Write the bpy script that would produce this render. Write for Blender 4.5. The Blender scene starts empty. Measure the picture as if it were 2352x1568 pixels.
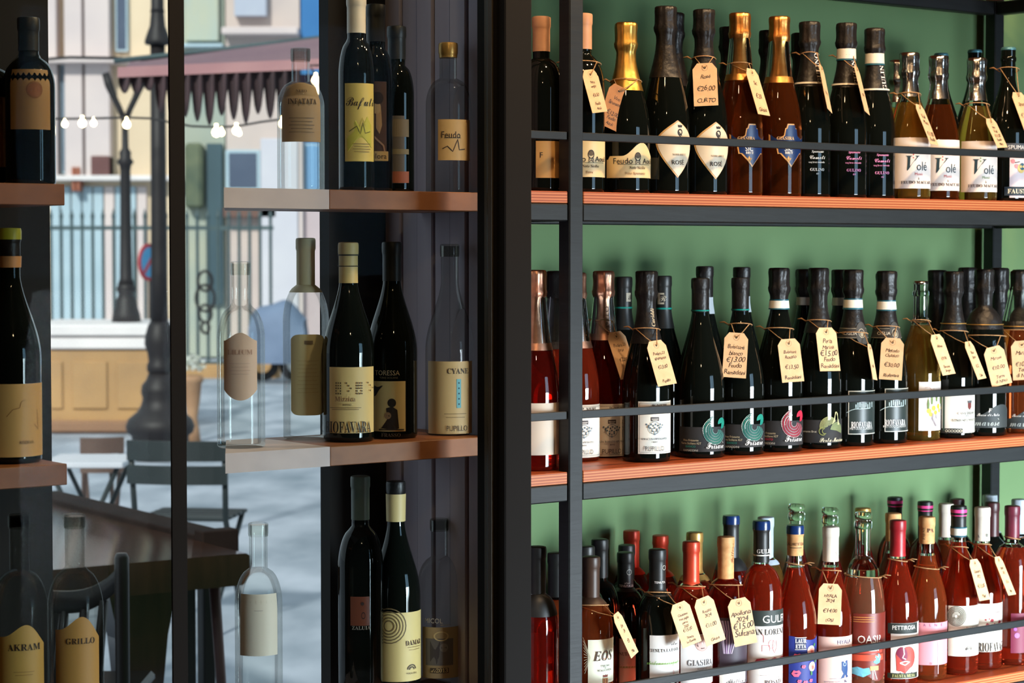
import bpy, math, random, os
from mathutils import Vector, Matrix
random.seed(7)
PI = math.pi
SC = bpy.context.scene
COL = SC.collection

# ------------------------------------------------------------------ camera, light, exposure
F = 5000.0                      # focal length in pixels of the 2352 x 1568 frame
EYE = Vector((0, 0, 1.6))
TH = math.atan(207 / F)
cd = bpy.data.cameras.new('camera'); cam = bpy.data.objects.new('camera', cd); COL.objects.link(cam)
cam.location = EYE; cam.rotation_euler = (PI / 2 - TH, 0, 0)
cd.sensor_width = 36; cd.lens = 36 * F / 2352; cd.clip_end = 300
cd.dof.use_dof = True; cd.dof.focus_distance = 3.62; cd.dof.aperture_fstop = 9.0
SC.camera = cam
SC.view_settings.view_transform = 'Standard'; SC.view_settings.look = 'None'
SC.view_settings.gamma = 1; SC.view_settings.use_curve_mapping = False
SC.view_settings.exposure = 0.0

wd = bpy.data.worlds.new('sky'); SC.world = wd; wd.use_nodes = True
bg = wd.node_tree.nodes['Background']; bg.inputs[0].default_value = (0.80, 0.92, 1.0, 1); bg.inputs[1].default_value = 0.85

ALPHA = math.radians(37.4)
CA, SA = math.cos(ALPHA), math.sin(ALPHA)
def ray(x, y):
    a, b = (x - 1176) / F, -(y - 784) / F
    return Vector((a, math.cos(TH) + b * math.sin(TH), -math.sin(TH) + b * math.cos(TH)))
def at_depth(x, y, Y): return EYE + ray(x, y) * (Y / ray(x, y).y)
P0 = at_depth(1340, 577, 3.65); P0.z = 0
def W(u, v, z=0.0): return Vector((P0.x + u * CA - v * SA, P0.y + u * SA + v * CA, z))
def on_v(x, y, v):
    d = ray(x, y); nx, ny = -SA, CA
    t = (v + (P0.x - EYE.x) * nx + (P0.y - EYE.y) * ny) / (d.x * nx + d.y * ny)
    p = EYE + d * t
    return p
def u_at(x, v, y=577):
    p = on_v(x, y, v); return (p.x - P0.x) * CA + (p.y - P0.y) * SA
def ground(x, y, z=0.0):
    d = ray(x, y); return EYE + d * ((z - EYE.z) / d.z)

def area(name, loc, target, sx, sy, power, col):
    l = bpy.data.lights.new(name, 'AREA'); l.shape = 'RECTANGLE'; l.size = sx; l.size_y = sy; l.energy = power; l.color = col
    o = bpy.data.objects.new(name, l); COL.objects.link(o); o.location = loc
    o.rotation_euler = (Vector(target) - Vector(loc)).to_track_quat('-Z', 'Y').to_euler()
    return o
# daylight through the two leaves of the shop door in the wall opposite the shelves
DOORU = (1.32, 2.12)
for k, uu in enumerate(DOORU):
    l = area('door_daylight', W(uu, -4.52, 0.78), W(uu - 0.5, 0, -0.25), 0.74, 1.40, 63, (0.80, 0.92, 1.0)); l.data.spread = math.radians(60)   # sunlit street seen through the lower panes
    l = area('door_skylight', W(uu, -4.52, 1.98), W(uu - 0.5, 0, 1.3), 0.74, 0.96, 6.5, (0.42, 0.72, 1.0)); l.data.spread = math.radians(110)    # blue shade above it
# warm lamps hanging in the room near the shelves
LAMPS = [(-0.75, -0.95, 2.86), (0.0, -0.75, 2.88), (0.55, -0.72, 2.86), (1.15, -0.80, 2.88), (-1.5, -2.4, 2.7)]
for (u, v, z), pw in zip(LAMPS, (11, 48, 48, 48, 20)):
    l = bpy.data.lights.new('pendant_glow', 'POINT'); l.energy = pw; l.color = (1.0, 0.66, 0.36); l.shadow_soft_size = 0.04
    o = bpy.data.objects.new('pendant_glow', l); COL.objects.link(o); o.location = W(u, v, z)
sn = bpy.data.lights.new('sun', 'SUN'); sn.energy = 3.8; sn.color = (1.0, 0.95, 0.88); sn.angle = math.radians(4)
so = bpy.data.objects.new('sun', sn); COL.objects.link(so); so.rotation_euler = Vector((0.25, 0.80, -0.55)).to_track_quat('-Z', 'Y').to_euler()

# ------------------------------------------------------------------ materials
MATS = {}
def mat(name, col=(0.5, 0.5, 0.5), rough=0.5, metal=0.0, trans=0.0, ior=1.45, emit=None, estr=0.0, coat=0.0, spec=0.5):
    if name in MATS: return MATS[name]
    m = bpy.data.materials.new(name); m.use_nodes = True
    b = m.node_tree.nodes['Principled BSDF']
    b.inputs['Base Color'].default_value = (*col, 1); b.inputs['Roughness'].default_value = rough
    b.inputs['Metallic'].default_value = metal; b.inputs['Transmission Weight'].default_value = trans
    b.inputs['IOR'].default_value = ior; b.inputs['Coat Weight'].default_value = coat
    b.inputs['Specular IOR Level'].default_value = spec
    if emit: b.inputs['Emission Color'].default_value = (*emit, 1); b.inputs['Emission Strength'].default_value = estr
    MATS[name] = m
    return m
def srgb(r, g, b):
    f = lambda c: (c / 255 / 12.92) if c / 255 <= 0.04045 else ((c / 255 + 0.055) / 1.055) ** 2.4
    return (f(r), f(g), f(b))
INKS = {}
def ink(c, rough=0.6):
    k = (tuple(c), rough)
    if k not in INKS: INKS[k] = mat('ink_%02x%02x%02x_%d' % (*c, rough * 100), srgb(*c), rough)
    return INKS[k]
def noise_mat(name, c1, c2, scale, rough=0.6, bump=0.0, detail=4, stretch=(1, 1, 1), metal=0.0, coords='Object'):
    m = mat(name, c1, rough, metal)
    nt = m.node_tree; n = nt.nodes; L = nt.links
    tc = n.new('ShaderNodeTexCoord'); mp = n.new('ShaderNodeMapping'); mp.inputs['Scale'].default_value = stretch
    nz = n.new('ShaderNodeTexNoise'); nz.inputs['Scale'].default_value = scale; nz.inputs['Detail'].default_value = detail
    cr = n.new('ShaderNodeValToRGB'); cr.color_ramp.elements[0].color = (*c1, 1); cr.color_ramp.elements[1].color = (*c2, 1)
    cr.color_ramp.elements[0].position = 0.3; cr.color_ramp.elements[1].position = 0.7
    L.new(tc.outputs[coords], mp.inputs[0]); L.new(mp.outputs[0], nz.inputs['Vector']); L.new(nz.outputs['Fac'], cr.inputs[0])
    L.new(cr.outputs[0], n['Principled BSDF'].inputs['Base Color'])
    if bump:
        bp = n.new('ShaderNodeBump'); bp.inputs['Strength'].default_value = bump; bp.inputs['Distance'].default_value = 0.01
        L.new(nz.outputs['Fac'], bp.inputs['Height']); L.new(bp.outputs[0], n['Principled BSDF'].inputs['Normal'])
    return m
def thin_glass(name, tint, refl=1.0, rough=0.0):
    m = bpy.data.materials.new(name); m.use_nodes = True; nt = m.node_tree; n = nt.nodes; L = nt.links
    n.remove(n['Principled BSDF'])
    t = n.new('ShaderNodeBsdfTransparent'); t.inputs[0].default_value = (*tint, 1)
    g = n.new('ShaderNodeBsdfGlossy'); g.inputs['Roughness'].default_value = rough
    fr = n.new('ShaderNodeFresnel'); fr.inputs[0].default_value = 1.45
    mu = n.new('ShaderNodeMath'); mu.operation = 'MULTIPLY'; mu.inputs[1].default_value = refl
    mx = n.new('ShaderNodeMixShader')
    L.new(fr.outputs[0], mu.inputs[0]); L.new(mu.outputs[0], mx.inputs[0]); L.new(t.outputs[0], mx.inputs[1]); L.new(g.outputs[0], mx.inputs[2])
    L.new(mx.outputs[0], n['Material Output'].inputs[0])
    MATS[name] = m
    return m

STEEL = noise_mat('blackened_steel', srgb(17, 22, 24), srgb(25, 30, 32), 14, 0.5, 0.08, 6, (1, 1, 8))
FRAME = noise_mat('dark_frame_paint', srgb(6, 6, 6), srgb(9, 8, 8), 9, 0.9, 0.04)
GREEN = noise_mat('sage_green_plaster', srgb(91, 121, 79), srgb(100, 129, 86), 3.0, 0.75, 0.06)
DARKP = noise_mat('dark_plaster', srgb(20, 17, 16), srgb(26, 22, 20), 4, 0.85, 0.05)
BLACKG = mat('dark_bottle_glass', (0.0035, 0.0045, 0.0035), 0.035, 0, 0, 1.5, spec=0.28)
def tinted(name, col, ior=1.38, tr=0.93): return mat(name, col, 0.02, 0, tr, ior)
ROSE_O = tinted('orange_rose_wine', srgb(246, 124, 66))
ROSE_R = tinted('red_rose_wine', srgb(238, 84, 50))
ROSE_P = tinted('pale_rose_wine', srgb(248, 170, 128))
ROSE_D = tinted('deep_rose_wine', srgb(186, 48, 34))
AMBER = tinted('amber_wine', srgb(190, 96, 44), 1.38, 0.95)
WHITEW = tinted('golden_white_wine', srgb(236, 188, 92), 1.36, 0.95)
CLEARG = mat('clear_glass', srgb(238, 246, 240), 0.01, 0, 1.0, 1.45)
GHOST = thin_glass('pale_veil_glass', (0.97, 0.98, 0.96), 0.45)  # these three glasses: see-through body stands in for reflections laid over the bottles
GHOSTD = thin_glass('dark_veil_glass', (0.80, 0.80, 0.77), 0.2)
GHOSTM = thin_glass('grey_veil_glass', (0.80, 0.80, 0.78), 0.25)
PANE = thin_glass('window_glass', (0.89, 0.93, 0.93), 0.012)
GOLD = noise_mat('gold_foil', srgb(235, 196, 108), srgb(214, 160, 70), 40, 0.36, 0.15, 3, metal=1.0)
COPPER = noise_mat('orange_gold_foil', srgb(240, 178, 104), srgb(206, 128, 60), 40, 0.36, 0.15, 3, metal=1.0)
ROSEGOLD = noise_mat('rose_gold_foil', srgb(236, 184, 154), srgb(206, 140, 112), 40, 0.36, 0.15, 3, metal=1.0)
SILVER = noise_mat('silver_foil', srgb(226, 222, 218), srgb(176, 170, 166), 40, 0.2, 0.2, 3, metal=1.0)
BFOIL = noise_mat('black_foil', srgb(19, 17, 17), srgb(30, 27, 26), 50, 0.42, 0.3, 3)
DFOIL = noise_mat('charcoal_capsule', srgb(24, 25, 25), srgb(36, 36, 34), 40, 0.42)
KRAFT = noise_mat('kraft_card', srgb(226, 186, 142), srgb(216, 174, 130), 60, 0.75)
KRAFTB = noise_mat('brown_kraft_card', srgb(176, 122, 76), srgb(164, 110, 66), 60, 0.75)
JUTE = noise_mat('jute_string', srgb(186, 148, 104), srgb(150, 112, 74), 300, 0.9)

def ply_mat(name, edge1, edge2, top, th):
    m = mat(name, top, 0.38); nt = m.node_tree; n = nt.nodes; L = nt.links
    tc = n.new('ShaderNodeTexCoord'); sp = n.new('ShaderNodeSeparateXYZ'); L.new(tc.outputs['Object'], sp.inputs[0])
    nz = n.new('ShaderNodeTexNoise'); nz.inputs['Scale'].default_value = 5; mp = n.new('ShaderNodeMapping'); mp.inputs['Scale'].default_value = (1, 9, 3)
    L.new(tc.outputs['Object'], mp.inputs[0]); L.new(mp.outputs[0], nz.inputs['Vector'])
    a = n.new('ShaderNodeMath'); a.operation = 'MULTIPLY'; a.inputs[1].default_value = 2 * PI * 4.2 / th; L.new(sp.outputs['Z'], a.inputs[0])
    s = n.new('ShaderNodeMath'); s.operation = 'SINE'; L.new(a.outputs[0], s.inputs[0])
    r = n.new('ShaderNodeValToRGB'); L.new(s.outputs[0], r.inputs[0])
    r.color_ramp.elements[0].position = 0.25; r.color_ramp.elements[0].color = (*edge1, 1); r.color_ramp.elements[1].position = 0.75; r.color_ramp.elements[1].color = (*edge2, 1)
    t = n.new('ShaderNodeValToRGB'); L.new(nz.outputs['Fac'], t.inputs[0])
    t.color_ramp.elements[0].color = (*[c * 0.8 for c in top], 1); t.color_ramp.elements[1].color = (*[min(1, c * 1.2) for c in top], 1)
    g = n.new('ShaderNodeNewGeometry'); gs = n.new('ShaderNodeSeparateXYZ'); L.new(g.outputs['Normal'], gs.inputs[0])
    ab = n.new('ShaderNodeMath'); ab.operation = 'ABSOLUTE'; L.new(gs.outputs['Z'], ab.inputs[0])
    mx = n.new('ShaderNodeMix'); mx.data_type = 'RGBA'; L.new(ab.outputs[0], mx.inputs['Factor']); L.new(r.outputs[0], mx.inputs['A']); L.new(t.outputs[0], mx.inputs['B'])
    L.new(mx.outputs['Result'], n['Principled BSDF'].inputs['Base Color'])
    return m
PLY = ply_mat('plywood', srgb(158, 82, 46), srgb(206, 132, 84), srgb(160, 76, 40), 0.02)
OAK = noise_mat('oiled_board', srgb(132, 80, 46), srgb(150, 94, 56), 5, 0.5, 0.02, 5, (1, 8, 8))
OAKP = noise_mat('veil_painted_board', srgb(200, 182, 180), srgb(210, 192, 190), 5, 0.55, 0.02, 5, (1, 8, 8))  # same wood, pale tone painted in for the street reflection veiling it
WALNUT = noise_mat('dark_walnut', srgb(58, 34, 24), srgb(76, 46, 32), 5, 0.10, 0.0, 6, (1, 12, 1)); WALNUT.node_tree.nodes['Principled BSDF'].inputs['Specular IOR Level'].default_value = 1.0
BLACKWOOD = noise_mat('black_wood', srgb(34, 28, 26), srgb(46, 38, 34), 6, 0.35, 0.03)

# ------------------------------------------------------------------ mesh helpers
class MB:
    def __init__(s): s.v = []; s.f = []; s.m = []
    def add(s, vs, fs, m=0):
        o = len(s.v); s.v += [tuple(p) for p in vs]; s.f += [[i + o for i in f] for f in fs]; s.m += [m] * len(fs)
        return s
    def box(s, c, size, M=None, m=0, bev=0.0):
        x, y, z = (a / 2 for a in size)
        b = min(bev, x * 0.9, y * 0.9, z * 0.9)
        if b <= 0:
            vs = [Vector((i * x, j * y, k * z)) for i in (-1, 1) for j in (-1, 1) for k in (-1, 1)]
            fs = [(0, 1, 3, 2), (4, 6, 7, 5), (0, 4, 5, 1), (2, 3, 7, 6), (0, 2, 6, 4), (1, 5, 7, 3)]
        else:
            vs = []; idx = {}
            for i in (-1, 1):
                for j in (-1, 1):
                    for k in (-1, 1):
                        for ax in range(3):
                            p = [i * (x - b), j * (y - b), k * (z - b)]; p[ax] = (i * x, j * y, k * z)[ax]
                            idx[(i, j, k, ax)] = len(vs); vs.append(Vector(p))
            fs = []
            for ax in range(3):
                o1, o2 = [q for q in range(3) if q != ax]
                for sg in (-1, 1):
                    q = []
                    for a, bb in ((-1, -1), (1, -1), (1, 1), (-1, 1)):
                        t = [0, 0, 0]; t[ax] = sg; t[o1] = a; t[o2] = bb; q.append(idx[(*t, ax)])
                    fs.append(q)
                for a in (-1, 1):
                    for bb in (-1, 1):
                        lo = [0, 0, 0]; hi = [0, 0, 0]
                        lo[o1] = hi[o1] = a; lo[o2] = hi[o2] = bb; lo[ax] = -1; hi[ax] = 1
                        fs.append([idx[(*lo, o1)], idx[(*hi, o1)], idx[(*hi, o2)], idx[(*lo, o2)]])
            for i in (-1, 1):
                for j in (-1, 1):
                    for k in (-1, 1): fs.append([idx[(i, j, k, 0)], idx[(i, j, k, 1)], idx[(i, j, k, 2)]])
        c = Vector(c)
        vs = [(M @ p if M else p) + c for p in vs]
        return s.add(vs, fs, m)
    def lathe(s, prof, seg=28, m=0, c=(0, 0, 0), cap0=True, cap1=True, wob=None):
        vs = []; n = len(prof)
        for (r, z) in prof:
            for k in range(seg):
                a = 2 * PI * k / seg; rr = r + (wob(a, z) if wob else 0)
                vs.append((c[0] + rr * math.cos(a), c[1] + rr * math.sin(a), c[2] + z))
        fs = [(i * seg + k, i * seg + (k + 1) % seg, (i + 1) * seg + (k + 1) % seg, (i + 1) * seg + k) for i in range(n - 1) for k in range(seg)]
        if cap0: fs.append(tuple(reversed(range(seg))))
        if cap1: fs.append(tuple((n - 1) * seg + k for k in range(seg)))
        return s.add(vs, fs, m)
    def tube(s, pts, r, seg=7, m=0, closed=False):
        pts = [Vector(p) for p in pts]; n = len(pts); rs = r if isinstance(r, (list, tuple)) else [r] * n
        vs = []; up = None
        for i, p in enumerate(pts):
            a = pts[(i - 1) % n] if closed or i > 0 else p; b = pts[(i + 1) % n] if closed or i < n - 1 else p
            t = (b - a).normalized()
            if up is None: up = Vector((0, 0, 1)) if abs(t.z) < 0.9 else Vector((1, 0, 0))
            e1 = (up - t * up.dot(t)).normalized(); up = e1; e2 = t.cross(e1)
            vs += [p + (e1 * math.cos(2 * PI * k / seg) + e2 * math.sin(2 * PI * k / seg)) * rs[i] for k in range(seg)]
        fs = []
        for i in range(n if closed else n - 1):
            j = (i + 1) % n
            fs += [(i * seg + k, i * seg + (k + 1) % seg, j * seg + (k + 1) % seg, j * seg + k) for k in range(seg)]
        if not closed: fs += [tuple(reversed(range(seg))), tuple((n - 1) * seg + k for k in range(seg))]
        return s.add(vs, fs, m)
    def prism(s, poly, h, M=None, m=0):
        """poly: list of (x, y); extruded along local z by h, M maps local to target"""
        n = len(poly); vs = [Vector((x, y, 0)) for x, y in poly] + [Vector((x, y, h)) for x, y in poly]
        if M: vs = [M @ p for p in vs]
        fs = [tuple(reversed(range(n))), tuple(range(n, 2 * n))] + [(i, (i + 1) % n, n + (i + 1) % n, n + i) for i in range(n)]
        return s.add(vs, fs, m)
    def build(s, name, mats, parent=None, smooth=False, loc=None):
        me = bpy.data.meshes.new(name); me.from_pydata(s.v, [], s.f)
        for mm in (mats if isinstance(mats, (list, tuple)) else [mats]): me.materials.append(mm)
        if any(s.m): me.polygons.foreach_set('material_index', s.m)
        if smooth: me.polygons.foreach_set('use_smooth', [True] * len(me.polygons))
        me.update()
        o = bpy.data.objects.new(name, me); COL.objects.link(o)
        if parent is not None: o.parent = parent
        if loc is not None: o.location = loc
        return o
def sharp(o, deg=35):
    try: o.data.set_sharp_from_angle(angle=math.radians(deg))
    except Exception: pass
    return o
def tag(o, label=None, cat=None, group=None, kind=None):
    if label: o['label'] = label
    if cat: o['category'] = cat
    if group: o['group'] = group
    if kind: o['kind'] = kind
    return o
def empty(name, loc, rz=0.0):
    o = bpy.data.objects.new(name, None); COL.objects.link(o); o.location = loc; o.rotation_euler = (0, 0, rz); o.empty_display_size = 0.05
    return o
def struct(o): o['kind'] = 'structure'; return o
MU = Matrix(((CA, -SA, 0), (SA, CA, 0), (0, 0, 1)))       # shelf axes (u, v, z) to world
def ubox(mb, u0, u1, v0, v1, z0, z1, m=0, bev=0.0):
    return mb.box(W((u0 + u1) / 2, (v0 + v1) / 2, (z0 + z1) / 2), (u1 - u0, v1 - v0, z1 - z0), MU, m, bev)
def lbox(mb, u0, u1, v0, v1, z0, z1, m=0, bev=0.0):
    return mb.box(((u0 + u1) / 2, (v0 + v1) / 2, (z0 + z1) / 2), (u1 - u0, v1 - v0, z1 - z0), None, m, bev)

# ------------------------------------------------------------------ glyphs
GLY = {}
def load_fonts():
    fm = None
    try:
        d = bpy.utils.system_resource('DATAFILES', path='fonts')
        fm = bpy.data.fonts.load(os.path.join(d, 'NotoSansMath-Regular.woff2'))
    except Exception: fm = None
    def cv(c, up, lo, dg):
        if up and 'A' <= c <= 'Z': return chr(up + ord(c) - 65)
        if lo and 'a' <= c <= 'z': return chr(lo + ord(c) - 97)
        if dg and '0' <= c <= '9': return chr(dg + ord(c) - 48)
        return c
    styles = {'sans': (None, 0, 0, 0), 'serif': (fm, 0x1D400, 0x1D41A, 0x1D7CE), 'script': (fm, 0x1D4D0, 0x1D4EA, 0x1D7CE), 'ital': (fm, 0x1D468, 0x1D482, 0x1D7CE)}
    chars = [chr(c) for c in range(33, 127)] + list('éèòàù€É')
    objs = []
    for st, (fo, up, lo, dg) in styles.items():
        for c in chars:
            alnum = c.isascii() and c.isalnum()
            f2 = fo if (fo and alnum) else None
            ch = cv(c, up, lo, dg) if f2 else c
            hh = cv('H', up, lo, dg) if f2 else 'H'
            for body, k in ((ch, 0), (ch + hh, 1)):
                t = bpy.data.curves.new('glyph', 'FONT'); t.body = body; t.resolution_u = 2
                if f2: t.font = f2
                o = bpy.data.objects.new('glyph', t); COL.objects.link(o); objs.append((st, c, k, o))
    bpy.context.view_layer.update()
    dg_ = bpy.context.evaluated_depsgraph_get()
    tmp = {}
    for st, c, k, o in objs:
        ev = o.evaluated_get(dg_); me = ev.to_mesh()
        tmp[(st, c, k)] = ([tuple(v.co[:2]) for v in me.vertices], [tuple(p.vertices) for p in me.polygons])
        ev.to_mesh_clear()
    for st, (fo, up, lo, dg) in styles.items():
        Hm = max(x for x, y in tmp[(st, 'H', 0)][0])
        cap = max(y for x, y in tmp[(st, 'H', 0)][0])
        for c in chars:
            vs, fs = tmp[(st, c, 0)]
            v2 = tmp[(st, c, 1)][0]
            adv = (max(x for x, y in v2) - Hm) if v2 else 0.5
            GLY[(st, c)] = ([(x / cap, y / cap) for x, y in vs], fs, adv / cap)
        GLY[(st, ' ')] = ([], [], 0.38)
    for st, c, k, o in objs:
        cu = o.data; bpy.data.objects.remove(o); bpy.data.curves.remove(cu)
load_fonts()
def text2d(s, h, style='sans', sx=1.0, shear=0.0, track=0.0):
    """flat outline of a line of writing centred on (0, 0): verts, faces, width"""
    hand = style == 'hand'
    st = 'sans' if hand else style
    if hand: shear = 0.22
    V = []; Fc = []; x = 0.0; rng = random.Random(hash(s) % 9999 if False else sum(ord(c) * (i + 3) for i, c in enumerate(s)))
    for c in s:
        acc = 0
        if st != 'sans' and c in 'éèàòù': acc = -1 if c == 'é' else 1; c = {'é': 'e', 'è': 'e', 'à': 'a', 'ò': 'o', 'ù': 'u'}[c]
        if st != 'sans' and c == 'É': acc = -1; c = 'E'
        g = GLY.get((st, c)) or GLY[(st, ' ')]
        k = 1.0; dy = 0; a = 0
        if hand: k = 0.9 + 0.25 * rng.random(); dy = (rng.random() - 0.5) * 0.22; a = (rng.random() - 0.5) * 0.25
        o = len(V)
        for (px, py) in g[0]:
            qx, qy = px * k * math.cos(a) - py * k * math.sin(a), px * k * math.sin(a) + py * k * math.cos(a)
            V.append(((x + qx) * sx + (qy) * shear, qy + dy))
        Fc += [tuple(i + o for i in f) for f in g[1]]
        if acc:
            o = len(V); m_ = x + g[2] * 0.5; top_ = 0.82 if c.islower() else 1.1
            V += [((m_ + 0.10 * acc) * sx, top_), ((m_ + 0.17 * acc) * sx, top_ + 0.04), ((m_ - 0.10 * acc) * sx, top_ + 0.26), ((m_ - 0.17 * acc) * sx, top_ + 0.20)]; Fc.append((o, o + 1, o + 2, o + 3))
        x += (g[2] * k + track) * (0.9 if hand else 1)
    w = x * sx
    V = [((vx - w / 2) * h, (vy - 0.5) * h) for vx, vy in V]
    return V, Fc, w * h

# ------------------------------------------------------------------ art as flat 2D shapes (units: metres on the label)
def disc(r, n=18, sx=1.0): return poly([(r * sx * math.cos(2 * PI * k / n), r * math.sin(2 * PI * k / n)) for k in range(n)])
def ring(r, w, n=22, sx=1.0, a0=0.0, a1=2 * PI):
    closed = abs(a1 - a0 - 2 * PI) < 1e-6; V = []; Fc = []
    m = n if closed else n + 1
    for k in range(m):
        a = a0 + (a1 - a0) * k / n; V += [((r - w / 2) * sx * math.cos(a), (r - w / 2) * math.sin(a)), ((r + w / 2) * sx * math.cos(a), (r + w / 2) * math.sin(a))]
    for k in range(n):
        i, j = 2 * k, 2 * ((k + 1) % m); Fc.append((i, i + 1, j + 1, j))
    return (V, Fc)
def line(pts, w):
    P = [pts[0]]
    for p in pts[1:]:
        q = P[-1]; k = max(1, int(math.hypot(p[0] - q[0], p[1] - q[1]) / 0.004))
        P += [(q[0] + (p[0] - q[0]) * i / k, q[1] + (p[1] - q[1]) * i / k) for i in range(1, k + 1)]
    pts = P; V = []; Fc = []; n = len(pts)
    for i, p in enumerate(pts):
        a = pts[max(i - 1, 0)]; b = pts[min(i + 1, n - 1)]; dx, dy = b[0] - a[0], b[1] - a[1]; l = math.hypot(dx, dy) or 1
        V += [(p[0] - dy / l * w / 2, p[1] + dx / l * w / 2), (p[0] + dy / l * w / 2, p[1] - dx / l * w / 2)]
    for i in range(n - 1): Fc.append((2 * i, 2 * i + 1, 2 * i + 3, 2 * i + 2))
    return (V, Fc)
def rect(w, h, nx=6):
    nx = max(2, int(w / 0.003)); V = []; Fc = []
    for k in range(nx + 1): x = -w / 2 + w * k / nx; V += [(x, -h / 2), (x, h / 2)]
    for k in range(nx): Fc.append((2 * k, 2 * k + 2, 2 * k + 3, 2 * k + 1))
    return (V, Fc)
def poly(pts):
    """fan from the middle in rings, so that the print follows the curve of the bottle"""
    n = len(pts); cx = sum(p[0] for p in pts) / n; cy = sum(p[1] for p in pts) / n
    e = max(math.hypot(x - cx, y - cy) for x, y in pts); q = max(1, int(e / 0.004)); V = [(cx, cy)]
    for i in range(1, q + 1): V += [(cx + (x - cx) * i / q, cy + (y - cy) * i / q) for x, y in pts]
    Fc = [(0, 1 + k, 1 + (k + 1) % n) for k in range(n)]
    for i in range(q - 1): o = 1 + i * n; Fc += [(o + k, o + n + k, o + n + (k + 1) % n, o + (k + 1) % n) for k in range(n)]
    return (V, Fc)

# ------------------------------------------------------------------ bottles
KINDS_ = {  # R, neck radius, shoulder start, shoulder end, style
    'champ': (0.0425, 0.0150, 0.36, 0.82, 'slope'),
    'burg': (0.0405, 0.0145, 0.44, 0.80, 'slope'),
    'bord': (0.0370, 0.0142, 0.60, 0.76, 'round'),
    'flask': (0.0420, 0.0150, 0.46, 0.76, 'round'),
    'slim': (0.0340, 0.0140, 0.44, 0.80, 'slope'),
}
def radius_fn(kind, H, R=None):
    R0, rn, s0, s1, st = KINDS_[kind]; R = R or R0
    def f(z):
        t = z / H
        if t <= 0.012: return R * (0.90 + 0.10 * math.sin(max(t, 0) / 0.012 * PI / 2))
        if t <= s0: return R
        if t >= s1: return rn
        k = (t - s0) / (s1 - s0)
        if st == 'slope':
            e = (1 - k) ** 1.35 * (1 + 1.35 * k) ** 1.0
            e = max(0, min(1, 0.55 * (0.5 + 0.5 * math.cos(PI * k)) + 0.45 * e))
        else:
            e = math.sqrt(max(0, 1 - k ** 2.2)) * (1 - 0.15 * k)
        return rn + (R - rn) * e
    return f, R, rn
def zs_between(a, b, step=0.006):
    n = max(1, int(round((b - a) / step))); return [a + (b - a) * k / n for k in range(n + 1)]

class Bottle: pass
PLACED = {}
def place(x, v, R, shelf_key, vmax):
    """slide inwards along the sight line until the bottle stands clear of its neighbours"""
    L = PLACED.setdefault(shelf_key, [])
    for k in range(140):
        p = on_v(x, 577, v); c = Vector((p.x, p.y))
        if all((c - q).length > R + r + 0.0008 for q, r in L) or v > vmax: break
        v += 0.003
    L.append((c, R))
    return c, v

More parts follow.
